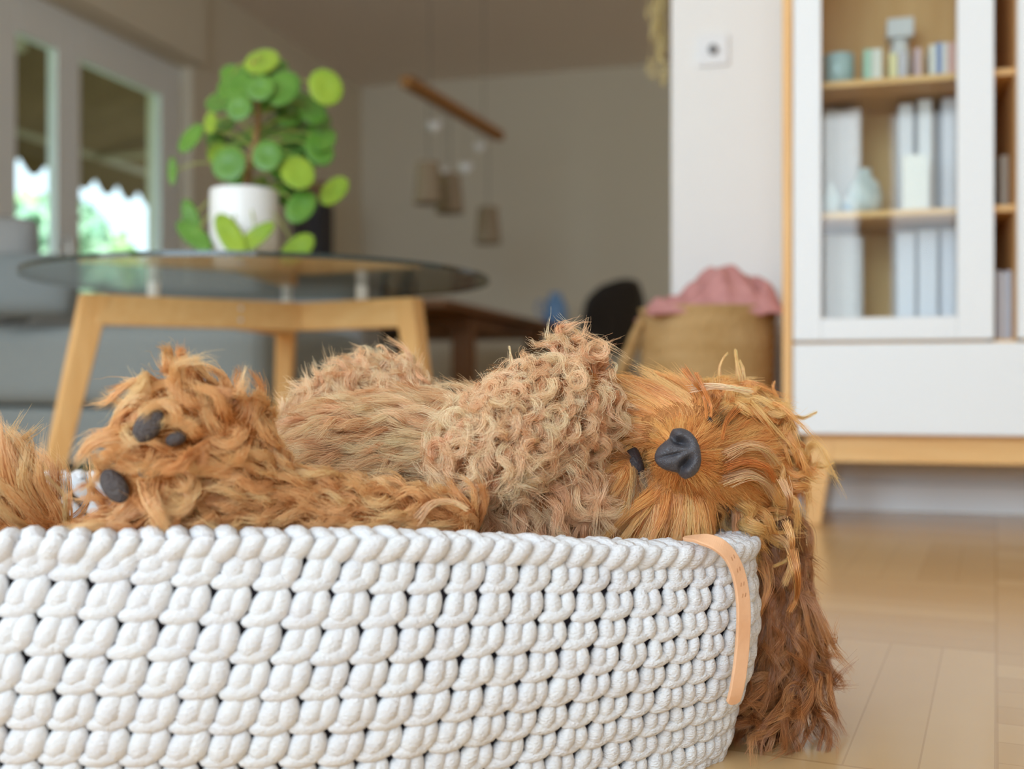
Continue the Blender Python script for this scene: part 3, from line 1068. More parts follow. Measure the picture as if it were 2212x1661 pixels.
# pendant lamp
d1_, d2_ = 5.5, 6.73
b0, b1 = P(876, 177, d1_), P(1080, 293, d2_)
zz = (b0.z + b1.z) / 2
b0.z = b1.z = zz
pl = thing('pendant_lamp', ((b0.x + b1.x) / 2, (b0.y + b1.y) / 2, HC), 'hanging lamp with a wooden beam and three taupe shades above the dining table', 'lamp')
bm = bmesh.new()
bar(bm, b0, b1, .06, .055)
obj('beam', bm, mat('lamp_beam_oak', lin(168, 118, 66), .6, .3), pl, bevel=.004)
for t in (.22, .8):
    q = b0.lerp(b1, t)
    bm = bmesh.new()
    tube(bm, [(q.x, q.y, zz + .02), (q.x, q.y, HC - .01)], .0025, 6)
    obj('suspension_cord', bm, M_cord, pl)
cq = b0.lerp(b1, .5)
bm = bmesh.new()
lathe(bm, [(.055, HC - .025), (.06, HC - .02), (.06, HC)], (cq.x, cq.y, 0), 24)
obj('ceiling_rose', bm, M_white, pl)


def beamp(px):
    u0, u1 = 876, 1080
    s = (px - u0) / (u1 - u0)
    inv = (1 - s) / d1_ + s / d2_
    t = (1 / inv - d1_) / (d2_ - d1_)
    return b0.lerp(b1, t), 1 / inv


M_bulb = mat('lamp_socket_white', (.8, .8, .8, 1), .5)
for px, ya, yb in ((925, 352, 440), (971, 377, 460), (1054, 448, 526)):
    q, d = beamp(px)
    za, zb_ = CAMH + (830.5 - ya) / FPX * d, CAMH + (830.5 - yb) / FPX * d
    bm = bmesh.new()
    r0, r1, seg = .05, .078, 32
    rings = [[bm.verts.new((q.x + r * math.cos(2 * math.pi * k / seg), q.y + r * math.sin(2 * math.pi * k / seg), z)) for k in range(seg)] for r, z in ((r1, zb_), (r0 + .008, za), (r0 - .012, za + .004))]
    for A, C in zip(rings, rings[1:]):
        for k in range(seg):
            bm.faces.new((A[k], A[(k + 1) % seg], C[(k + 1) % seg], C[k]))
    sh = obj('lamp_shade', bm, M_shade, pl, smooth=False)
    sh.modifiers.new('thick', 'SOLIDIFY').thickness = .003
    bm = bmesh.new()
    tube(bm, [(q.x, q.y, zz), (q.x, q.y, za - .02)], .003, 6)
    obj('cord', bm, M_cord, sh)
    bm = bmesh.new()
    lathe(bm, [(.004, za + .004), (.02, za), (.02, za - .05), (.028, za - .075), (.022, za - .105), (.003, za - .115)], (q.x, q.y, 0), 16)
    obj('bulb', bm, M_bulb, sh, smooth=True)

M_orn = mat('white_porcelain', (.86, .84, .82, 1), .4)
for px, yc, s, lab in ((938, 272, 34, 'largest white heart ornament hanging highest under the beam end'), (1036, 317, 26, 'white heart ornament hanging just under the far half of the beam'),
                       (1006, 362, 32, 'white heart ornament hanging between the middle and the far shade'), (960, 368, 20, 'smallest white heart ornament hanging above the middle shade')):
    q, d = beamp(px)
    z = CAMH + (830.5 - yc) / FPX * d
    h = s * d / FPX * .95
    r = thing('heart_ornament', (q.x, q.y, z), lab, 'ornament', 'white ornaments under the lamp beam')
    bm = bmesh.new()
    side = Vector((q.x + RT.x, q.y + RT.y, 0)) - Vector((q.x, q.y, 0))
    n, mm = 28, 6
    for sg in (-1, 1):
        cen = bm.verts.new(Vector((q.x, q.y, z)) - FW * (sg * h * .22))
        rr = []
        for f_ in (.5, .85, 1):
            row = []
            for k in range(n):
                a = 2 * math.pi * k / n
                x = .5 * math.sin(a) ** 3
                y = (13 * math.cos(a) - 5 * math.cos(2 * a) - 2 * math.cos(3 * a) - math.cos(4 * a)) / 32
                row.append(bm.verts.new(Vector((q.x, q.y, z)) + side * (x * h * f_) + UP * (y * h * f_) - FW * (sg * h * .22 * math.sqrt(max(0, 1 - f_ * f_)))))
            rr.append(row)
        for k in range(n):
            bm.faces.new((cen, rr[0][k], rr[0][(k + 1) % n]))
        for A, C in zip(rr, rr[1:]):
            for k in range(n):
                bm.faces.new((A[k], A[(k + 1) % n], C[(k + 1) % n], C[k]))
    bmesh.ops.remove_doubles(bm, verts=bm.verts, dist=1e-5)
    obj('heart', bm, M_orn, r, smooth=True)
    bm = bmesh.new()
    tube(bm, [(q.x, q.y, z + h * .3), (q.x, q.y, zz - .027)], .0012, 5)
    obj('thread', bm, M_cord, r)

# dark cabinet in the far corner
kc = P(652, 830, 7.55)
k0, k1 = XL + .01, XL + .21
ky = kc.y
kh = CAMH + (830.5 - 436) / FPX * 7.5
kb = thing('tall_cabinet', (kc.x, ky, 0), 'dark grey tall narrow cabinet in the far corner behind the plant', 'cabinet')
obj('cabinet_body', B(k0, k1, ky, ky + .20, .04, kh), M_dark, kb, bevel=.004)
obj('door', B(k0 + .006, (k0 + k1) / 2 - .002, ky - .018, ky - .001, .05, kh - .006), mat('dark_brown_grey', lin(66, 58, 56), .6), kb, bevel=.002)
obj('door', B((k0 + k1) / 2 + .002, k1 - .006, ky - .018, ky - .001, .05, kh - .006), M_dark, kb, bevel=.002)
obj('plinth', B(k0 + .02, k1 - .02, ky + .02, ky + .18, 0, .04), M_dark, kb)
rb_ = thing('storage_box', ((k0 + k1) / 2, ky + .1, kh), 'reddish brown box on top of the dark corner cabinet', 'box')
x0, x1 = k0 + .05, k1 - .01
M_red = mat('red_brown_card', lin(138, 96, 84), .8)
obj('box_body', B(x0, x1, ky + .03, ky + .17, kh + .001, kh + .10), M_red, rb_, bevel=.003)
obj('lid', B(x0 - .004, x1 + .004, ky + .026, ky + .174, kh + .1, kh + .15), M_red, rb_, bevel=.003)
# ------------------------------------------------------------------ crocheted dog bed
PL = [(-.285, .605), (-.184, .612), (-.0823, .632), (.0274, .678), (.1090, .722), (.1560, .757), (.178, .800), (.184, .870), (.160, .945), (.06, 1.01), (-.15, 1.06), (-.40, 1.04),
      (-.62, .95), (-.72, .82), (-.66, .69), (-.50, .62), (-.39, .604)]
cl = catmull([Vector((r, d, 0)) for r, d in PL], 40, True)
# resample by length
seg = [(cl[(i + 1) % len(cl)] - cl[i]).length for i in range(len(cl))]
PER = sum(seg)


def ring_at(n):
    out, acc, i = [], 0.0, 0
    for k in range(n):
        s = PER * k / n
        while acc + seg[i] < s:
            acc += seg[i]
            i += 1
        out.append(cl[i].lerp(cl[(i + 1) % len(cl)], (s - acc) / seg[i]))
    return out


RD = ring_at(720)
RC = Vector((-.27, .85, 0))


def rim_z(r, d):
    # the soft wall stands higher at the far-from-head end and sags under the neck
    w = 1 / (1 + math.exp(-(r - .03) / .06))
    return .186 * (1 - w) + .156 * w


def ringp(s):
    """plan point, tangent and outward normal at 0..1 around the bed"""
    x = (s % 1.0) * len(RD)
    i = int(x) % len(RD)
    a, b = RD[i], RD[(i + 1) % len(RD)]
    p = a.lerp(b, x - int(x))
    t = (RD[(i + 4) % len(RD)] - RD[(i - 3) % len(RD)]).normalized()
    nrm = Vector((t.y, -t.x, 0))
    if nrm.dot(p - RC) < 0:
        nrm = -nrm
    return p, t, nrm


def w3(v, z):
    q = RT * v.x + FW * v.y
    return Vector((q.x, q.y, z))


def wd(v):
    return RT * v.x + FW * v.y


def offs(f):
    """outward offset of the wall, f = 0 at the rim, 1 at the floor"""
    return .006 * math.sin(math.pi * min(1, f * 1.25)) - .036 * max(0, f - .35) ** 1.7


NS = int(PER / .0222)
NR = 8
ctr = RT * RC.x + FW * RC.y
bed = thing('dog_bed', (ctr.x, ctr.y, 0), 'large oval dog bed crocheted from thick pale grey rope', 'dog bed')

# template of one soft lobe: unit capsule-like egg
tv, tf = [], []
SU, SV = 10, 7
for j in range(SV + 1):
    th = math.pi * j / SV
    for i in range(SU):
        ph = 2 * math.pi * i / SU
        tv.append((math.sin(th) * math.cos(ph), math.sin(th) * math.sin(ph), math.cos(th)))
tv = np.array(tv)
for j in range(SV):
    for i in range(SU):
        tf.append((j * SU + i, j * SU + (i + 1) % SU, (j + 1) * SU + (i + 1) % SU, (j + 1) * SU + i))
tf = np.array(tf)
allv, allf = [], []
nv = 0


def lobe(o, T, U, N, a, b, ra, rb, out):
    """soft egg from a to b (tangent, up) with radius ra at the bottom and rb at the top"""
    global nv
    A = o + T * a[0] + U * a[1] + N * out
    Bq = o + T * b[0] + U * b[1] + N * out
    ax = Bq - A
    L = ax.length / 2
    ax = ax.normalized()
    s = (T - ax * T.dot(ax)).normalized()
    n = ax.cross(s)
    mid = (A + Bq) / 2
    z = tv[:, 2:3]
    r = (ra + rb) / 2 + z * (rb - ra) / 2
    v = np.array(mid) + tv[:, 0:1] * r * np.array(s) + tv[:, 1:2] * r * .92 * np.array(n) + z * (L + (ra + rb) / 2) * np.array(ax)
    allv.append(v)
    allf.append(tf + nv)
    nv += len(v)


jit = lambda s: (random.random() - .5) * 2 * s
def drift(p):
    # the rows spiral a little as they run along the front
    return .70 / (1 + math.exp(-(p.x + .17) / .055)) - .02


def rows_at(p):
    return 8.9 + 1.3 / (1 + math.exp(-(p.x - .02) / .05))


for row in range(-1, NR + 3):
    for i in range(NS):
        s = (i - .27 * row) / NS
        p, t, nr_ = ringp(s)
        zr = rim_z(p.x, p.y)
        nrp = rows_at(p)
        f0 = (row + .5 + drift(p)) / nrp
        if f0 < .05 or f0 > 1.02:
            continue
        hh = zr / nrp
        ww = PER / NS
        q = p + nr_ * (offs(f0) - .006)
        z = max(.004, zr * (1 - f0))
        slope = (offs(f0 + .06) - offs(f0 - .06)) / (.12 * zr)
        T = wd(t)
        N0 = wd(nr_)
        U = (UP - N0 * slope).normalized()
        if T.dot(RT) < 0 and False:
            T = -T
        # keep the tangent running the same way along the front
        N = T.cross(U)
        if N.dot(N0) < 0:
            N = -N
        o = w3(q, z)
        k = 1 + jit(.07)
        g = min(1, hh / .0205)
        ln = 1 - 1.1 / (1 + math.exp(-(p.x - .0) / .05))            # the stitches stand straighter toward the head end
        lobe(o, T, U, N, (-.34 * ww + jit(.0008), -.14 * hh), ((-.34 + .22 * ln) * ww + jit(.0008), .24 * hh + jit(.0006)), .0084 * k * g, .0062 * k * g, .0002 + jit(.0008))
        lobe(o, T, U, N, (.11 * ww + jit(.0008), -.14 * hh), ((.11 + .12 * ln) * ww + jit(.0008), .22 * hh + jit(.0006)), .0073 * k * g, .0057 * k * g, .0006 + jit(.0008))
        lobe(o, T, U, N, (-.58 * ww + jit(.0006), -.41 * hh), (.04 * ww, -.30 * hh + jit(.0006)), .0058 * g, .0062 * g, .0007 + jit(.0006))
    # inner face, coarser
    if 0 <= row < 4:
        for i in range(NS):
            s = (i + .3 * row) / NS
            p, t, nr_ = ringp(s)
            zr = rim_z(p.x, p.y)
            z = zr * (1 - (row + .5) / NR)
            lobe(w3(p - nr_ * .024, z), wd(t), UP, -wd(nr_), (-.005, -.006), (.004, .006), .0085, .0075, 0)
# turned-over rim: two courses of small slanting strands
NB = int(NS * 1.65)
for i in range(NB):
    s = i / NB
    p, t, nr_ = ringp(s)
    zr = rim_z(p.x, p.y)
    T, N = wd(t), wd(nr_)
    lobe(w3(p - nr_ * .0135, zr - .002), T, N, UP, (-.003 + jit(.0015), -.008), (.002 + jit(.0015), .007), .0072 + jit(.0006), .0078 + jit(.0006), -.0012 + jit(.0012))
    U2 = (UP + N * .5).normalized()
    lobe(w3(p - nr_ * .002, zr - .0085), T, U2, N, (-.0035 + jit(.0015), -.003), (.0035 + jit(.0015), .004), .0070 + jit(.0006), .0066 + jit(.0006), jit(.0010))
me = bpy.data.meshes.new('rope_wall')
V = np.concatenate(allv)
F_ = np.concatenate(allf)
me.vertices.add(len(V))
me.vertices.foreach_set('co', V.ravel().astype(np.float32))
me.loops.add(F_.size)
me.loops.foreach_set('vertex_index', F_.ravel().astype(np.int32))
me.polygons.add(len(F_))
me.polygons.foreach_set('loop_start', np.arange(0, F_.size, 4, dtype=np.int32))
me.polygons.foreach_set('loop_total', np.full(len(F_), 4, dtype=np.int32))
me.polygons.foreach_set('use_smooth', np.ones(len(F_), dtype=bool))
me.update(calc_edges=True)
me.validate()
me.materials.append(M_rope)
rw = bpy.data.objects.new('rope_wall', me)
COL.objects.link(rw)
rw.parent = bed
bpy.context.view_layer.update()
rw.matrix_parent_inverse = bed.matrix_world.inverted()

# dark sheet between the stitches, standing in for shade in their holes, floor pad
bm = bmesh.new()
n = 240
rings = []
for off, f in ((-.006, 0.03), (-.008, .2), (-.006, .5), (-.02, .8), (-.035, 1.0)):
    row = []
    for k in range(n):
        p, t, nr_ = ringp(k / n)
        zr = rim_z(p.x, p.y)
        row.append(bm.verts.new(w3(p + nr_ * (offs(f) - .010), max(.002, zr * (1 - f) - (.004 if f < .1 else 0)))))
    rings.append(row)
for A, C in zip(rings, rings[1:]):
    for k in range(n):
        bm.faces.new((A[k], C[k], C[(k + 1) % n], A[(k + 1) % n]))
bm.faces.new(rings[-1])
obj('hole_shade_sheet', bm, M_hole_shade, bed, smooth=True)
bm = bmesh.new()
ra_ = []
for zf, ins in ((.004, .05), (.02, .034), (.055, .034), (.07, .06), (.074, .12)):
    row = []
    for k in range(120):
        p, t, nr_ = ringp(k / 120)
        row.append(bm.verts.new(w3(p - nr_ * ins, zf)))
    ra_.append(row)
for A, C in zip(ra_, ra_[1:]):
    for k in range(120):
        bm.faces.new((A[k], A[(k + 1) % 120], C[(k + 1) % 120], C[k]))
bm.faces.new(ra_[0][::-1])
bm.faces.new(ra_[-1])
obj('pad', bm, mat('bed_pad_fabric', lin(150, 146, 142), .95, .1), bed, smooth=True)

# leather carrying handle
hp = [(1478, 1163, 0.730), (1515, 1164, 0.720), (1552, 1177, 0.715), (1580, 1205, 0.717), (1598, 1250, 0.720), (1606, 1310, 0.722), (1605, 1375, 0.724), (1599, 1440, 0.726), (1591, 1490, 0.728), (1582, 1520, 0.732)]
hc_ = catmull([P(*h) for h in hp], 10)
bm = bmesh.new()
rows = []
for i, p in enumerate(hc_):
    t = (hc_[min(i + 1, len(hc_) - 1)] - hc_[max(i - 1, 0)]).normalized()
    fc = (CAM - p).normalized()
    top_ = max(0, 1 - i / 22)
    fr_ = ((fc * .75 + RT * .45 + UP * .2) * (1 - top_) + (UP * .9 + fc * .35) * top_).normalized()
    s = t.cross(fr_).normalized()
    nn = s.cross(t).normalized()
    if nn.dot(fc) < 0:
        nn = -nn
    k = min(1, i / 16 + .30, (len(hc_) - 1 - i) / 4 + .35)
    w = .0052 * k
    rows.append([bm.verts.new(p + s * a + nn * b) for a, b in ((-w, -.0012), (-w, .0009), (-w * .9, .0013), (w * .9, .0013), (w, .0009), (w, -.0012))])
for A, C in zip(rows, rows[1:]):
    for k in range(6):
        bm.faces.new((A[k], A[(k + 1) % 6], C[(k + 1) % 6], C[k]))
bm.faces.new(rows[0])
bm.faces.new(rows[-1][::-1])
h = obj('leather_handle', bm, M_leather, bed, bevel=.0004)
h['label'] = 'tan leather carrying handle'
# small stamped marks in the leather
bm = bmesh.new()
for i in (30, 36, 42, 46):
    p = hc_[i]
    t = (hc_[i + 1] - hc_[i - 1]).normalized()
    fc = (CAM - p).normalized()
    fr_ = (fc * .75 + RT * .45 + UP * .2).normalized()
    s = t.cross(fr_).normalized()
    nn = s.cross(t).normalized()
    if nn.dot(fc) < 0:
        nn = -nn
    for a in (-.0018, .0006):
        tube(bm, [p + nn * .00135 + s * a - t * .0012, p + nn * .00135 + s * (a + .0008) + t * .0012], .00028, 5)
obj('stamped_mark', bm, mat('stamp_brown', lin(176, 122, 84), .7), h)
# ------------------------------------------------------------------ the dog
dogc = P(1000, 830, .80)
dog = thing('dog', (dogc.x, dogc.y, .02), 'curly apricot dog asleep on its back in the rope bed, head over the edge', 'dog')

# round limbs and trunk: (pixel x, pixel y, depth, radius in pixels); consecutive entries are joined
BONES = {
    'torso': [(620, 1090, .79, 75), (760, 1010, .82, 118), (900, 1010, .83, 132), (1040, 1010, .83, 128), (1200, 1040, .82, 108), (1320, 1030, .83, 100)],
    'knee': [(690, 930, .87, 62), (785, 850, .89, 52), (850, 855, .885, 48), (900, 930, .86, 60)],
    'thigh': [(1000, 1130, .71, 45), (800, 1112, .69, 52), (600, 1085, .672, 62), (480, 985, .664, 92)],
    'hock': [(560, 1105, .672, 52), (420, 1125, .655, 46), (250, 1130, .652, 40)],
    'paw': [(465, 950, .664, 105), (390, 905, .655, 95), (345, 1000, .648, 92), (325, 1060, .645, 62)],
    'tail': [(-160, 1150, .73, 80), (30, 1105, .72, 62), (140, 1135, .71, 28)],
    'forearm': [(1055, 965, .745, 88), (1175, 900, .768, 96), (1248, 852, .785, 72), (1228, 800, .785, 44)],
    'wrist': [(1278, 885, .785, 28), (1258, 985, .785, 32)],
    'foreleg': [(1080, 1095, .775, 62), (1180, 1080, .78, 78), (1218, 1045, .785, 64)],
    'skull': [(1552, 932, .835, 102), (1596, 985, .842, 100), (1562, 1055, .835, 90)],
    'muzzle': [(1560, 985, .82, 100), (1490, 982, .785, 78), (1470, 982, .752, 50)],
    'cheek': [(1400, 902, .805, 75), (1480, 915, .80, 74)],
    'jowl': [(1470, 1075, .80, 72), (1400, 1085, .80, 70)],
    'chin': [(1345, 1015, .795, 48), (1345, 1090, .805, 62)],
    'ear': [(1640, 1075, .855, 52), (1664, 1200, .852, 48), (1682, 1380, .845, 54), (1686, 1485, .842, 56)],
}
REG = list(BONES)
caps = []
for ri, k in enumerate(REG):
    L_ = [(P(x, y, d), r * d / FPX) for x, y, d, r in BONES[k]]
    for (a, ra), (b, rb) in zip(L_, L_[1:]):
        caps.append((ri, np.array(a), np.array(b), ra, rb))

bm = bmesh.new()
for ri, a, b, ra, rb in caps:
    n = max(2, int(np.linalg.norm(b - a) / .007))
    for i in range(n + 1):
        t = i / n
        bmesh.ops.create_icosphere(bm, subdivisions=2, radius=ra + (rb - ra) * t, matrix=Matrix.Translation(Vector(a + (b - a) * t)))
tmp_me = bpy.data.meshes.new('tmp')
bm.to_mesh(tmp_me)
bm.free()
tmp = bpy.data.objects.new('tmp', tmp_me)
COL.objects.link(tmp)
rm = tmp.modifiers.new('remesh', 'REMESH')
rm.mode = 'VOXEL'
rm.voxel_size = .0036
sm = tmp.modifiers.new('smooth', 'SMOOTH')
sm.iterations = 10
sm.factor = .5
bpy.context.view_layer.update()
dgr = bpy.context.evaluated_depsgraph_get()
body_me = bpy.data.meshes.new_from_object(tmp.evaluated_get(dgr))
bpy.data.objects.remove(tmp)
body_me.name = 'body'
for p in body_me.polygons:
    p.use_smooth = True
body = bpy.data.objects.new('body', body_me)
COL.objects.link(body)


def under(o, par):
    o.parent = par
    bpy.context.view_layer.update()
    o.matrix_parent_inverse = par.matrix_world.inverted()
    return o


under(body, dog)
body_me.materials.clear()
body_me.materials.append(mat('dog_undercoat', lin(200, 138, 84), .9, .1, bump=(250, .6), vary=(lin(180, 118, 68), 60)))
NV = len(body_me.vertices)
VV = np.empty(NV * 3)
body_me.vertices.foreach_get('co', VV)
VV = VV.reshape(-1, 3)
body_me.calc_loop_triangles()
TR = np.empty(len(body_me.loop_triangles) * 3, dtype=np.int32)
body_me.loop_triangles.foreach_get('vertices', TR)
TR = TR.reshape(-1, 3)
VN = np.empty(NV * 3)
body_me.vertices.foreach_get('normal', VN)
VN = VN.reshape(-1, 3)
BV = BVHTree.FromPolygons([tuple(v) for v in VV], [tuple(int(i) for i in t) for t in TR])


def skin(px, py):
    """point of the dog's body met by the line of sight through a photo pixel, with its normal"""
    d = (P(px, py, 1) - CAM).normalized()
    h, n, i, dist = BV.ray_cast(CAM, d)
    if h is None:
        h = P(px, py, .78)
        n = -d
    return h, n


# ---- nose: leathery pad, its top toward +right, two comma nostrils and a groove
NC = P(1468, 980, .728)
EX = (RT * .976 + UP * .22).normalized()                           # toward the forehead
EZ = (-FW * .93 - RT * .30 + UP * .10)
EZ = (EZ - EX * EZ.dot(EX)).normalized()                           # out of the face
EY = EZ.cross(EX).normalized()                                     # across the nose
pxm = .728 / FPX
bm = bmesh.new()
NT, NRR = 96, 40


def half_h(x):
    if x >= 0:
        return 56 * max(0, 1 - (x / 44) ** 2.5) ** (1 / 2.2)
    t = -x / 54
    return max(0, (56 - 17 * min(1, -x / 12) ** 1.5 - 18 * max(0, (-x - 12) / 42)) * max(0, 1 - t ** 6) ** .5)


def nose_outline(th):
    c_, s_ = math.cos(th), math.sin(th)
    r = 5.0
    while r < 90 and abs(s_ * (r + .5)) <= half_h(c_ * (r + .5)) and -54 < c_ * (r + .5) < 44:
        r += .5
    return r


def g2(x, y, cx, cy_, sx_, sy_, ang=0):
    c, s = math.cos(ang), math.sin(ang)
    u, v = (x - cx) * c + (y - cy_) * s, -(x - cx) * s + (y - cy_) * c
    return math.exp(-(u / sx_) ** 2 - (v / sy_) ** 2)


def nose_h(x, y, q):
    h = 22 * (max(0, 1 - q ** 3.4)) ** .5 + .22 * x - .004 * y * y * (1 if x < 0 else .6)
    ay = abs(y)
    h -= 31 * g2(x, ay, 7, 23, 15, 8.0, -.6)                       # nostril
    h -= 13 * g2(x, ay, -7, 40, 13, 4.6, 1.75)                     # slit running out under the wing
    h += 8 * g2(x, ay, 9, 44, 13, 9, 1.3)                          # wing
    h += 5 * g2(x, ay, -24, 15, 14, 10)
    h -= 7 * g2(0, y, 0, 0, 40, 3.0) * (1 / (1 + math.exp((x - 2) / 5)))   # groove
    h += 5 * g2(x, y, 28, 0, 16, 22)
    return h


cv = bm.verts.new(NC + EZ * (nose_h(0, 0, 0) * pxm))
rings = []
for j in range(1, NRR + 1):
    q = (j / NRR) ** .85
    row = []
    for k in range(NT):
        th = 2 * math.pi * k / NT
        r = nose_outline(th) * q
        x, y = r * math.cos(th), r * math.sin(th)
        row.append(bm.verts.new(NC + EX * (x * pxm) + EY * (y * pxm) + EZ * (nose_h(x, y, q) * pxm)))
    rings.append(row)
row = []
for k in range(NT):
    th = 2 * math.pi * k / NT
    r = nose_outline(th) * .85
    row.append(bm.verts.new(NC + EX * (r * math.cos(th) * pxm) + EY * (r * math.sin(th) * pxm) - EZ * (34 * pxm)))
rings.append(row)
for k in range(NT):
    bm.faces.new((cv, rings[0][k], rings[0][(k + 1) % NT]))
for A, C in zip(rings, rings[1:]):
    for k in range(NT):
        bm.faces.new((A[k], C[k], C[(k + 1) % NT], A[(k + 1) % NT]))
M_nose = bpy.data.materials.new('nose_leather')
M_nose.use_nodes = True
nt = M_nose.node_tree
b_ = nt.nodes['Principled BSDF']
b_.inputs['Base Color'].default_value = lin(76, 73, 77)
b_.inputs['Roughness'].default_value = .34
b_.inputs['Specular IOR Level'].default_value = .45
tc = nt.nodes.new('ShaderNodeTexCoord')
vo = nt.nodes.new('ShaderNodeTexVoronoi')
vo.feature = 'DISTANCE_TO_EDGE'
vo.inputs['Scale'].default_value = 900
nt.links.new(tc.outputs['Object'], vo.inputs['Vector'])
bp = nt.nodes.new('ShaderNodeBump')
bp.inputs['Strength'].default_value = .9
bp.inputs['Distance'].default_value = .0007
nt.links.new(vo.outputs['Distance'], bp.inputs['Height'])
nt.links.new(bp.outputs['Normal'], b_.inputs['Normal'])
obj('nose', bm, M_nose, dog, smooth=True)['label'] = 'dark grey leathery nose'

KEEP = []                                                          # bare places: (point, radius)
KEEP.append((np.array(NC), 52 * pxm))
KEEP.append((np.array(NC - EX * (18 * pxm) - EZ * .012), 42 * pxm))
M_lip = mat('dark_lip', lin(62, 56, 58), .5, .4, bump=(600, .3))
lips = [(1352, 950), (1364, 972), (1376, 998), (1384, 1022), (1392, 1046)]
lp = []
for (x, y) in lips:
    h, n_ = skin(x, y)
    lp.append(h - n_ * .0034)
bm = bmesh.new()
cp = catmull(lp, 6)
m_ = len(cp) - 1
tube(bm, cp, [(.0015 + .0090 * math.sin(math.pi * i / m_) ** .8) * .66 for i in range(m_ + 1)], 10)
obj('lip', bm, M_lip, dog, smooth=True)['label'] = 'dark lip at the mouth corner'
lpc = list(cp)
for p in cp[5:-5:3]:
    KEEP.append((np.array(p), .0024))
# closed eyelids: short dark slits either side of the bridge
eyes = []
for pts in ([(1526, 898), (1533, 912), (1538, 926)], [(1562, 1072), (1566, 1090), (1572, 1106)]):
    lp = []
    for x, y in pts:
        h, n_ = skin(x, y)
        lp.append(h - n_ * .0002)
    bm = bmesh.new()
    cp = catmull(lp, 6)
    m_ = len(cp) - 1
    tube(bm, cp, [.0006 + .0022 * math.sin(math.pi * i / m_) for i in range(m_ + 1)], 8)
    eyes += [cp[3], cp[-4]]
    obj('eyelid', bm, M_lip, dog, smooth=True)
    for p in cp[2:-2:3]:
        KEEP.append((np.array(p), .0032))
# paw pads
M_pad = mat('paw_pad_skin', lin(92, 84, 82), .6, .35, bump=(500, .5), vary=(lin(78, 70, 70), 200))
PADS = [(333, 922, 27, 40, -38, .0085), (268, 1046, 26, 40, 40, .009), (331, 1016, 23, 14, 5, .0075), (383, 948, 22, 15, 20, .006)]
padc = []
for x, y, rx, ry, rot, lift in PADS:
    h, n_ = skin(x, y)
    nn = (n_ * .5 + (CAM - h).normalized() * .8 - RT * .25).normalized()
    s = (RT - nn * RT.dot(nn)).normalized()
    u = nn.cross(s)
    k = .65 / FPX
    R_ = Matrix((s, u, nn)).transposed().to_4x4() @ Matrix.Rotation(math.radians(rot), 4, 'Z')
    bm = bmesh.new()
    ball(bm, h + nn * lift, (rx * k, ry * k, .006), 24, 16, R_)
    o = obj('paw_pad', bm, M_pad, dog, smooth=True)
    KEEP.append((np.array(h + nn * lift * .3), .85 * math.sqrt(rx * ry) * k + .001))
    padc.append((np.array(h + nn * lift), max(rx, ry) * k))

# ---- coat
DARK = [(np.array(p), .0052, lin(84, 72, 70)[:3]) for p in lpc[4:-4:4]] + [(np.array(e), .0062, lin(74, 50, 40)[:3]) for e in eyes] + \
       [(np.array(NC - EX * (62 * pxm) - EZ * .006), .006, lin(120, 86, 66)[:3])]
COAT = {  # length, lift, droop, curl amplitude, curl turns, clump, lock spacing, density, mid / light / dark colours
    'torso': (.036, .40, .10, .0026, .9, .58, .0085, 1.1, (234, 186, 138), (248, 220, 180), (192, 132, 86)),
    'knee': (.026, .60, .00, .0045, 1.5, .72, .0070, 1.0, (234, 186, 138), (249, 222, 184), (192, 132, 88)),
    'thigh': (.026, .45, .10, .0030, 1.0, .70, .0090, 1.0, (230, 178, 124), (248, 214, 166), (194, 132, 80)),
    'hock': (.024, .60, .10, .0040, .9, .80, .0100, 1.0, (232, 180, 124), (248, 212, 166), (192, 130, 78)),
    'paw': (.023, .75, .15, .0045, .8, .84, .0110, 1.0, (236, 184, 128), (250, 216, 170), (194, 130, 76)),
    'tail': (.045, .55, -.15, .0030, .8, .66, .0100, .9, (234, 182, 126), (250, 218, 172), (196, 134, 82)),
    'forearm': (.026, .58, .12, .0050, 1.7, .80, .0066, 1.2, (236, 186, 140), (250, 222, 184), (192, 128, 84)),
    'wrist': (.024, .50, .25, .0045, 1.5, .80, .0066, 1.2, (238, 192, 146), (253, 232, 198), (204, 142, 100)),
    'foreleg': (.034, .40, .30, .0046, 1.2, .78, .0085, 1.1, (230, 182, 136), (250, 220, 178), (194, 134, 92)),
    'skull': (.038, .25, .20, .0052, 1.3, .80, .0080, 1.5, (240, 180, 112), (252, 208, 146), (204, 136, 74)),
    'muzzle': (.024, .16, .05, .0005, .5, .45, .0042, 2.0, (236, 170, 100), (249, 196, 130), (200, 128, 66)),
    'cheek': (.044, .07, .22, .0014, .6, .60, .0050, 1.8, (238, 178, 108), (252, 206, 144), (202, 132, 72)),
    'jowl': (.044, .16, .15, .0014, .6, .66, .0048, 1.8, (236, 174, 104), (252, 206, 144), (198, 126, 68)),
    'chin': (.026, .20, .25, .0010, .6, .52, .0055, 1.4, (228, 170, 104), (246, 208, 150), (192, 126, 70)),
    'ear': (.056, .26, 1.1, .0050, 1.3, .78, .0075, 1.5, (178, 114, 66), (212, 156, 102), (118, 70, 40)),
}
FWn, RTn, UPn = np.array(FW), np.array(RT), np.array(UP)
CAMn = np.array(CAM)
nrmz = lambda v: v / np.maximum(np.linalg.norm(v, axis=-1, keepdims=True), 1e-9)


def region_of(p):
    best = np.full(len(p), 1e9)
    reg = np.zeros(len(p), dtype=int)
    for ri, a, b, ra, rb in caps:
        ab = b - a
        t = np.clip(((p - a) @ ab) / (ab @ ab), 0, 1)
        d = np.linalg.norm(p - (a + t[:, None] * ab), axis=1) - (ra + (rb - ra) * t)
        d += rng.normal(0, .0015, len(p))
        m = d < best
        best[m] = d[m]
        reg[m] = ri
    return reg


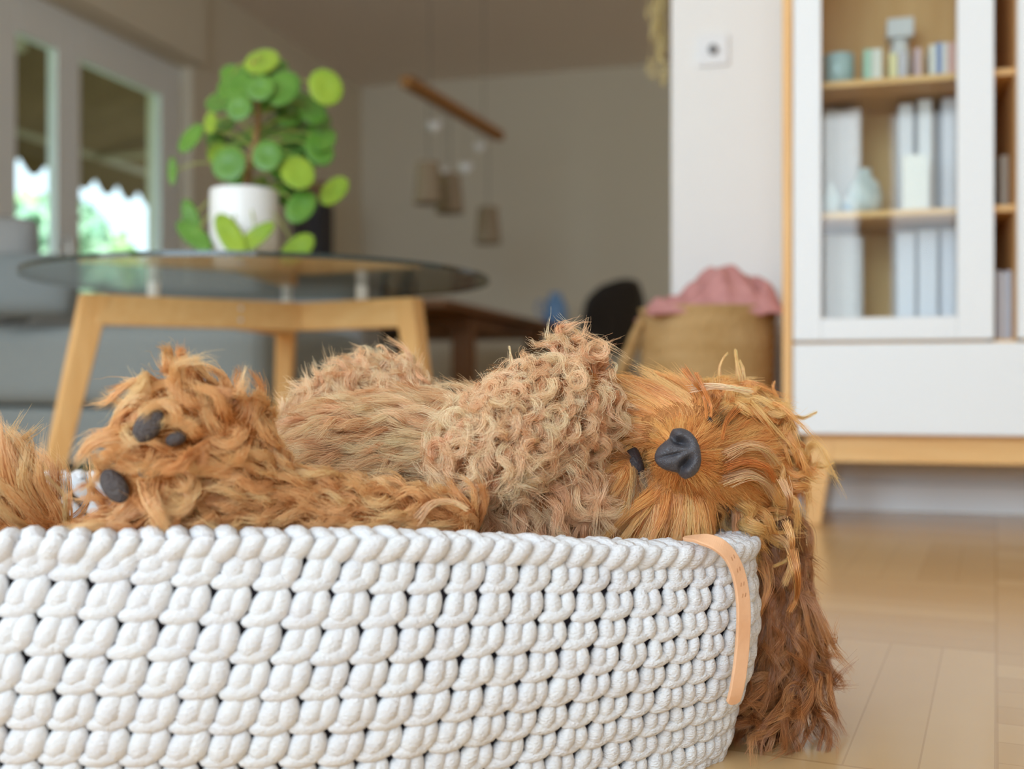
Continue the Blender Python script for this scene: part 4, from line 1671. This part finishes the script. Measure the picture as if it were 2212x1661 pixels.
def flow_noise(p, f, seed):
    r = np.random.default_rng(seed)
    o = np.zeros_like(p)
    for k in range(4):
        w = r.normal(size=(3, 3)) * f
        ph = r.random(3) * 6.28
        o += np.sin(p @ w + ph)
    return o / 2.0


# sample roots over the surface
tri = VV[TR]
cr = np.cross(tri[:, 1] - tri[:, 0], tri[:, 2] - tri[:, 0])
area = np.linalg.norm(cr, axis=1) / 2
tcn = tri.mean(axis=1)
fn = nrmz(cr)
# uniform roots first, thinned after by density and by what could ever be seen
DENS = 1.05e6
cnt = rng.poisson(area * DENS * 1.5)
ti = np.repeat(np.arange(len(TR)), cnt)
r1, r2 = rng.random(len(ti)), rng.random(len(ti))
sw_ = r1 + r2 > 1
r1[sw_], r2[sw_] = 1 - r1[sw_], 1 - r2[sw_]
w0 = 1 - r1 - r2
t3 = tri[ti]
pts = t3[:, 0] * w0[:, None] + t3[:, 1] * r1[:, None] + t3[:, 2] * r2[:, None]
nv3 = VN[TR[ti]]
nr = nrmz(nv3[:, 0] * w0[:, None] + nv3[:, 1] * r1[:, None] + nv3[:, 2] * r2[:, None])
reg = region_of(pts)
view = nrmz(CAMn - pts)
facing = (nr * view).sum(1)
dens = np.array([COAT[k][7] for k in REG])[reg] / 1.5
keep = (rng.random(len(pts)) < dens) & (facing > -.45)
earR = REG.index('ear')
keep &= (pts[:, 2] > .11) | (reg == earR)
for c, r in KEEP:
    keep &= np.linalg.norm(pts - c, axis=1) > r
pts, nr, reg, facing = pts[keep], nr[keep], reg[keep], facing[keep]


def comb(p, n, rg):
    """the way the coat lies, by body region"""
    c = np.zeros_like(p)
    NCn = np.array(NC)
    away = nrmz(p - NCn)
    base = {
        'torso': -.65 * RTn + .05 * UPn - .25 * FWn, 'knee': -.5 * RTn + .6 * UPn, 'hock': -.3 * RTn + .1 * UPn - .4 * FWn, 'thigh': -.55 * RTn + .15 * UPn - .4 * FWn, 'paw': -.25 * RTn - .10 * UPn - .3 * FWn,
        'tail': -.35 * RTn + .9 * UPn, 'forearm': -.45 * RTn - .45 * UPn - .3 * FWn, 'wrist': -.1 * RTn - .8 * UPn, 'foreleg': .45 * RTn - .75 * UPn,
        'ear': -1.0 * UPn}
    for i, k in enumerate(REG):
        m = rg == i
        if not m.any():
            continue
        if k in base:
            c[m] = base[k]
        else:
            c[m] = away[m]
        if k == 'forearm':
            hi = np.clip((p[m][:, 2] - P(1230, 800, .785).z) / .02, 0, 1)[:, None]
            c[m] = c[m] * (1 - hi) + hi * (UPn * 1.2 - RTn * .1)
        if k == 'skull':
            q = p[m]
            cen = np.array(P(1590, 990, .84))
            c[m] = away[m] * .8 + .5 * RTn - .45 * UPn + .3 * nrmz(q - cen) + .25 * FWn
        if k == 'jowl':
            c[m] = away[m] - .45 * UPn
        if k == 'cheek':
            hi = np.clip((p[m][:, 2] - P(1400, 900, .8).z) / .025, 0, 1)[:, None]
            c[m] = away[m] * 1.0 - .2 * RTn + hi * (-.7 * RTn + .5 * FWn)
        if k == 'ear':
            lo_ = np.clip((.085 - p[m][:, 2]) / .035, 0, 1)[:, None]
            c[m] = c[m] * (1 - lo_) + lo_ * (-.9 * RTn - .35 * UPn - .3 * FWn)
        if k == 'chin':
            c[m] = away[m] - .5 * UPn - .3 * RTn
    return c


def emit(name, out, col, w, label=None):
    """strands (n, k, 3) with tints (n, k, 4) as one hair object of the dog"""
    N_, K = out.shape[:2]
    s = np.linspace(0, 1, K)
    hcd = bpy.data.hair_curves.new(name)
    hcd.add_curves([K] * N_)
    hcd.attributes['position'].data.foreach_set('vector', out.ravel())
    ra = hcd.attributes.get('radius') or hcd.attributes.new('radius', 'FLOAT', 'POINT')
    rad = (w * (1 - .72 * s ** 1.8))[None, :] * np.clip(rng.normal(1, .2, N_), .5, 1.6)[:, None]
    ra.data.foreach_set('value', rad.astype(np.float32).ravel())
    ca = hcd.attributes.new('tint', 'FLOAT_COLOR', 'POINT')
    ca.data.foreach_set('color', col.ravel())
    hcd.materials.append(M_fur)
    o = bpy.data.objects.new(name, hcd)
    COL.objects.link(o)
    under(o, dog)
    if label:
        o['label'] = label
    return o


def build_coat(name, sel, K, label=None, w=.00015, fly=.06):
    p, n, rg = pts[sel], nr[sel], reg[sel]
    N_ = len(p)
    prm = np.array([COAT[k][:8] for k in REG])[rg]
    # locks: a thinned subset of the roots
    sp = prm[:, 6]
    prob = 1.25 / (DENS * prm[:, 7] * sp ** 2)
    lk = np.where(rng.random(N_) < prob)[0]
    M_ = len(lk)
    MUL = {'torso': (1.12, .90, .70), 'knee': (1.12, .88, .69), 'forearm': (1.12, .90, .72), 'wrist': (1.06, .84, .65), 'foreleg': (1.05, .83, .64), 'paw': (1.10, .88, .64), 'hock': (1.08, .87, .62), 'thigh': (1.08, .87, .62), 'tail': (1.08, .87, .62),
           'ear': (1.0, .95, .9)}
    kd = kdtree.KDTree(M_)
    for i, j in enumerate(lk):
        kd.insert(p[j], i)
    kd.balance()
    jp = p + rng.normal(0, .0012, p.shape)
    who = np.array([kd.find(q)[1] for q in jp])
    lp_, ln_, lr = p[lk], n[lk], rg[lk]
    lprm = prm[lk]
    c = nrmz(comb(lp_, ln_, lr))
    # how far from the nose, and the way long face hair curves over
    dn = np.linalg.norm(lp_ - np.array(NC), axis=1)
    bend = np.zeros_like(lp_)
    bend[lr == REG.index('cheek')] = -1.25 * RTn - .05 * UPn + .15 * FWn
    bend[lr == REG.index('jowl')] = -.75 * RTn - .35 * UPn
    bend[lr == REG.index('chin')] = -.3 * RTn - .5 * UPn
    sk_ = lr == REG.index('skull')
    bend[sk_] = -.65 * UPn + .2 * RTn
    curly = np.clip(lprm[:, 3] / .005, .12, 1)[:, None]
    c = c + flow_noise(lp_, 55, 3) * .40 * curly + flow_noise(lp_, 170, 5) * .30 * curly + rng.normal(0, .22, c.shape) * curly
    t = nrmz(c - (c * ln_).sum(1, keepdims=True) * ln_)
    b = np.cross(ln_, t)
    Lk = lprm[:, 0] * np.clip(rng.normal(1, .18, M_), .5, 1.6)
    lift = lprm[:, 1] * np.clip(rng.normal(1, np.where(np.isin(lr, [REG.index(k) for k in ('cheek', 'jowl', 'muzzle', 'chin')]), .12, .25), M_), .4, 1.8)
    amp = lprm[:, 3] * np.clip(rng.normal(1, .35, M_), .2, 2.2)
    frq = lprm[:, 4] * np.clip(rng.normal(1, .25, M_), .4, 1.8)
    near = np.clip((dn - .018) / .05, .0, 1)
    Lk = np.where(sk_, Lk * (.35 + .65 * near), Lk)
    amp = np.where(sk_, amp * (.15 + 1.2 * near ** 2), amp)
    ph = rng.random(M_) * 6.28
    hand = np.where(rng.random(M_) < .5, -1, 1)
    s = np.linspace(0, 1, K)
    G_ = np.zeros((M_, K, 3))
    cur = lp_ - ln_ * .001
    grav = -UPn
    droop = lprm[:, 2] * np.where(lr == earR, np.clip((lp_[:, 2] - .05) / .05, 0, 1), 1)
    for i in range(K):
        if i:
            u = (i - .5) / (K - 1)
            d_ = ln_ * (lift * (1.25 - 1.0 * u))[:, None] + t * (.35 + .9 * u) + grav * (droop * u)[:, None] + bend * u
            cur = cur + nrmz(d_) * (Lk / (K - 1))[:, None]
        G_[:, i] = cur
        u = i / (K - 1)
        A = (amp * u ** .7)[:, None]
        a = 6.283 * frq * u + ph
        G_[:, i] += A * ((np.cos(a) - np.cos(ph))[:, None] * b + (hand * (np.sin(a) - np.sin(ph)))[:, None] * (ln_ * .7 - t * .5))
    # strands
    kap = lprm[:, 5][who]
    kap = np.clip(kap + rng.normal(0, .10, N_), 0, .97)
    isfly = rng.random(N_) < fly
    kap[isfly] *= .25
    dl = p - lp_[who]
    ls = np.clip(rng.normal(.93, .16, N_), .35, 1.25)
    out = np.empty((N_, K, 3), dtype=np.float32)
    fr = rng.normal(0, 1, (N_, 3)) * .0016
    fr[isfly] *= 2.5
    fq = rng.random(N_) * 4 + 2
    fp = rng.random(N_) * 6.28
    wv = rng.normal(0, 1, (N_, 3)) * .00045
    for i in range(K):
        u = s[i]
        x = np.clip(u * ls, 0, 1) * (K - 1)
        i0 = np.minimum(x.astype(int), K - 2)
        f = (x - i0)[:, None]
        g = G_[who, i0] * (1 - f) + G_[who, i0 + 1] * f
        ext = np.maximum(u * ls - 1, 0)[:, None]
        g = g + (G_[who, K - 1] - G_[who, K - 2]) * ext * (K - 1)
        cl_ = 1 - kap * u ** .75
        q = g + dl * cl_[:, None] + fr * (u ** 1.5) + wv * (np.sin(fq * u * 6.28 + fp) - np.sin(fp))[:, None] * u
        out[:, i] = q
    # colour: own tint per lock and strand, roots deeper, tips bleached
    cm = np.array([[lin(*COAT[k][j])[:3] for j in (8, 9, 10)] for k in REG])
    lv = np.clip(rng.normal(0, np.where(sk_, .60, .48), M_) + np.where(sk_, .20 * near, 0), -1, 1.2)[who] + rng.normal(0, .34, N_)
    col = np.empty((N_, K, 4), dtype=np.float32)
    mid_, li, da = cm[rg][:, 0], cm[rg][:, 1], cm[rg][:, 2]
    mul = np.array([MUL.get(k, (1.12, .84, .54)) for k in REG])[rg]
    gm = np.array([1.0 if k == 'ear' else .54 if k in ('torso', 'knee', 'foreleg', 'forearm', 'wrist') else .67 for k in REG])[rg][:, None]
    for i in range(K):
        v = np.clip(lv + (s[i] - .45) * .8, -1, 1)[:, None]
        cc_ = np.where(v > 0, mid_ + (li - mid_) * v, mid_ + (da - mid_) * -v)
        col[:, i, :3] = np.minimum(cc_ ** gm * mul, .93)
        col[:, i, 3] = 1
    for c_, r_, tint_ in DARK:
        f = np.clip(1.35 - np.linalg.norm(p - c_, axis=1) / r_, 0, 1)[:, None, None]
        col[:, :, :3] = col[:, :, :3] * (1 - f) + np.array(tint_)[None, None, :] * f
    o = emit(name, out, col, w, label)
    print(name, N_, 'strands', M_, 'locks')
    return o


M_fur = bpy.data.materials.new('dog_fur')
M_fur.use_nodes = True
nt = M_fur.node_tree
nt.nodes.remove(nt.nodes['Principled BSDF'])
at = nt.nodes.new('ShaderNodeAttribute')
at.attribute_name = 'tint'
out_ = nt.nodes['Material Output'].inputs['Surface']
df = nt.nodes.new('ShaderNodeBsdfDiffuse')
tl_ = nt.nodes.new('ShaderNodeBsdfTranslucent')
gl = nt.nodes.new('ShaderNodeBsdfGlossy')
gl.inputs['Roughness'].default_value = .30
gl.inputs['Color'].default_value = (.95, .86, .74, 1)
for n_ in (df, tl_):
    nt.links.new(at.outputs['Color'], n_.inputs['Color'])
m1 = nt.nodes.new('ShaderNodeMixShader')
m1.inputs['Fac'].default_value = .10
nt.links.new(df.outputs[0], m1.inputs[1])
nt.links.new(tl_.outputs[0], m1.inputs[2])
m2 = nt.nodes.new('ShaderNodeMixShader')
m2.inputs['Fac'].default_value = .10
nt.links.new(m1.outputs[0], m2.inputs[1])
nt.links.new(gl.outputs[0], m2.inputs[2])
nt.links.new(m2.outputs[0], out_)

ix = lambda *ks: np.isin(reg, [REG.index(k) for k in ks])
build_coat('coat', ix('torso', 'knee'), 9)
build_coat('hind_leg_fur', ix('thigh', 'paw', 'hock'), 9)
build_coat('tail_fur', ix('tail'), 9)
build_coat('foreleg_fur', ix('forearm', 'wrist', 'foreleg'), 12)
build_coat('face_fur', ix('muzzle', 'cheek', 'jowl', 'chin'), 9, w=.00013, fly=.10)
build_coat('head_fur', ix('skull'), 11)
build_coat('ear_fur', ix('ear'), 13, 'long dark rust wavy ear fur')

# single locks that stand out of the coat: points (pixel x, y), depth (0 = lying on the coat), strands, root width px, tip spread px, tint
LOCKS = [([(1606, 862), (1597, 810), (1588, 756)], .838, 90, 15, 2, (250, 208, 140)), ([(1606, 862), (1606, 805), (1598, 778)], .838, 50, 10, 2, (250, 212, 150)),
         ([(1560, 842), (1554, 800), (1562, 775), (1572, 762)], .836, 26, 6, 1, (248, 206, 140)),
         ([(1688, 905), (1682, 870), (1670, 838), (1674, 824)], .850, 40, 9, 2, (236, 172, 100)),
         ([(1680, 912), (1715, 900), (1738, 902), (1764, 890)], .848, 46, 10, 3, (250, 212, 152)),
         ([(1716, 985), (1750, 1002), (1776, 1010), (1802, 1000)], .850, 22, 6, 1, (248, 208, 140)),
         ([(822, 800), (836, 778), (836, 758), (822, 746), (814, 750)], .880, 40, 8, 2, (248, 214, 170)),
         ([(860, 815), (866, 790), (872, 764)], .878, 30, 8, 1, (248, 216, 174)), ([(752, 800), (742, 784), (728, 776)], .880, 30, 8, 1, (248, 216, 174)),
         ([(1222, 772), (1212, 742), (1216, 722), (1230, 716)], .785, 70, 14, 3, (246, 206, 156)), ([(1244, 772), (1252, 742), (1246, 718), (1232, 708)], .785, 70, 14, 3, (248, 210, 162)),
         ([(1236, 770), (1232, 744), (1240, 726)], .783, 50, 12, 3, (238, 180, 124)), ([(1110, 800), (1104, 770), (1100, 748)], .775, 30, 8, 1, (250, 222, 184)),
         ([(1300, 830), (1322, 812), (1332, 790), (1322, 782)], .782, 40, 9, 2, (250, 226, 194)),
         ([(1478, 798), (1500, 826), (1514, 866), (1520, 908)], 0, 60, 9, 3, (228, 158, 88)), ([(1504, 806), (1520, 838), (1526, 880), (1528, 905)], 0, 34, 6, 2, (230, 160, 90)),
         ([(1500, 838), (1540, 834), (1580, 838), (1622, 846)], 0, 70, 12, 6, (253, 222, 182)),
         ([(1556, 982), (1600, 966), (1640, 974), (1668, 1000)], 0, 90, 16, 12, (252, 212, 166)), ([(1562, 1030), (1606, 1022), (1640, 1036), (1660, 1070)], 0, 90, 16, 12, (253, 218, 176)),  # pale tint puts the shine of these forehead locks into their colour
         ([(1560, 1004), (1602, 996), (1644, 1006), (1664, 1036)], 0, 70, 14, 10, (226, 152, 86)), ([(1586, 890), (1562, 920), (1550, 952)], 0, 50, 10, 4, (224, 152, 84)),
         ([(1690, 1040), (1704, 1076), (1690, 1112), (1664, 1122)], 0, 60, 10, 4, (252, 212, 166)), ([(1700, 1130), (1712, 1170), (1696, 1206), (1672, 1222)], 0, 60, 10, 4, (250, 206, 144)),
         ([(1660, 1150), (1690, 1172), (1700, 1214), (1690, 1262)], 0, 80, 14, 8, (248, 202, 142)), ([(1712, 1190), (1722, 1240), (1712, 1290), (1700, 1320)], 0, 70, 12, 6, (238, 180, 116)),
         ([(1650, 1210), (1660, 1260), (1650, 1310), (1634, 1356)], 0, 90, 16, 8, (240, 184, 122)), ([(960, 1030), (1000, 1040), (1030, 1080), (1048, 1130)], 0, 60, 12, 6, (244, 204, 156)),
         ([(900, 1120), (930, 1096), (970, 1094), (1004, 1108)], 0, 50, 12, 6, (246, 208, 162))]
KL = 12
oo, cc2 = [], []
for pts_, dep, n_s, wr, wt_, tint in LOCKS:
    q = []
    for j, (x, y) in enumerate(pts_):
        if dep:
            q.append(P(x, y, dep))
        else:
            h, n_ = skin(x, y)
            q.append(h + (CAM - h).normalized() * (.006 + .006 * min(j, 2)) + n_ * .004)
    cu = catmull(q, 12)
    cu = np.array([cu[int(round(i * (len(cu) - 1) / (KL - 1)))] for i in range(KL)])
    d0 = (q[0] - CAM).dot(FW) / FPX
    u = np.linspace(0, 1, KL)[None, :, None]
    root, tip = rng.normal(0, 1, (n_s, 1, 3)) * wr * .5 * d0, rng.normal(0, 1, (n_s, 1, 3)) * wt_ * .5 * d0
    wob = np.sin(u * 6.28 * (1 + rng.random((n_s, 1, 1))) + rng.random((n_s, 1, 1)) * 6.28) * rng.normal(0, 1, (n_s, 1, 3)) * .0004 * u
    oo.append(cu[None] + root * (1 - u) ** 1.2 + tip * u + wob)
    base_ = np.array(lin(*tint)[:3]) * np.array((1.05, .90, .82))
    sh_ = np.exp(rng.normal(0, .22, (n_s, 1, 1))) * (.8 + .3 * u)
    cl4 = np.ones((n_s, KL, 4))
    cl4[:, :, :3] = np.minimum(base_[None, None] * sh_, .93)
    cc2.append(cl4)
emit('stray_locks', np.concatenate(oo).astype(np.float32), np.concatenate(cc2).astype(np.float32), .00015)
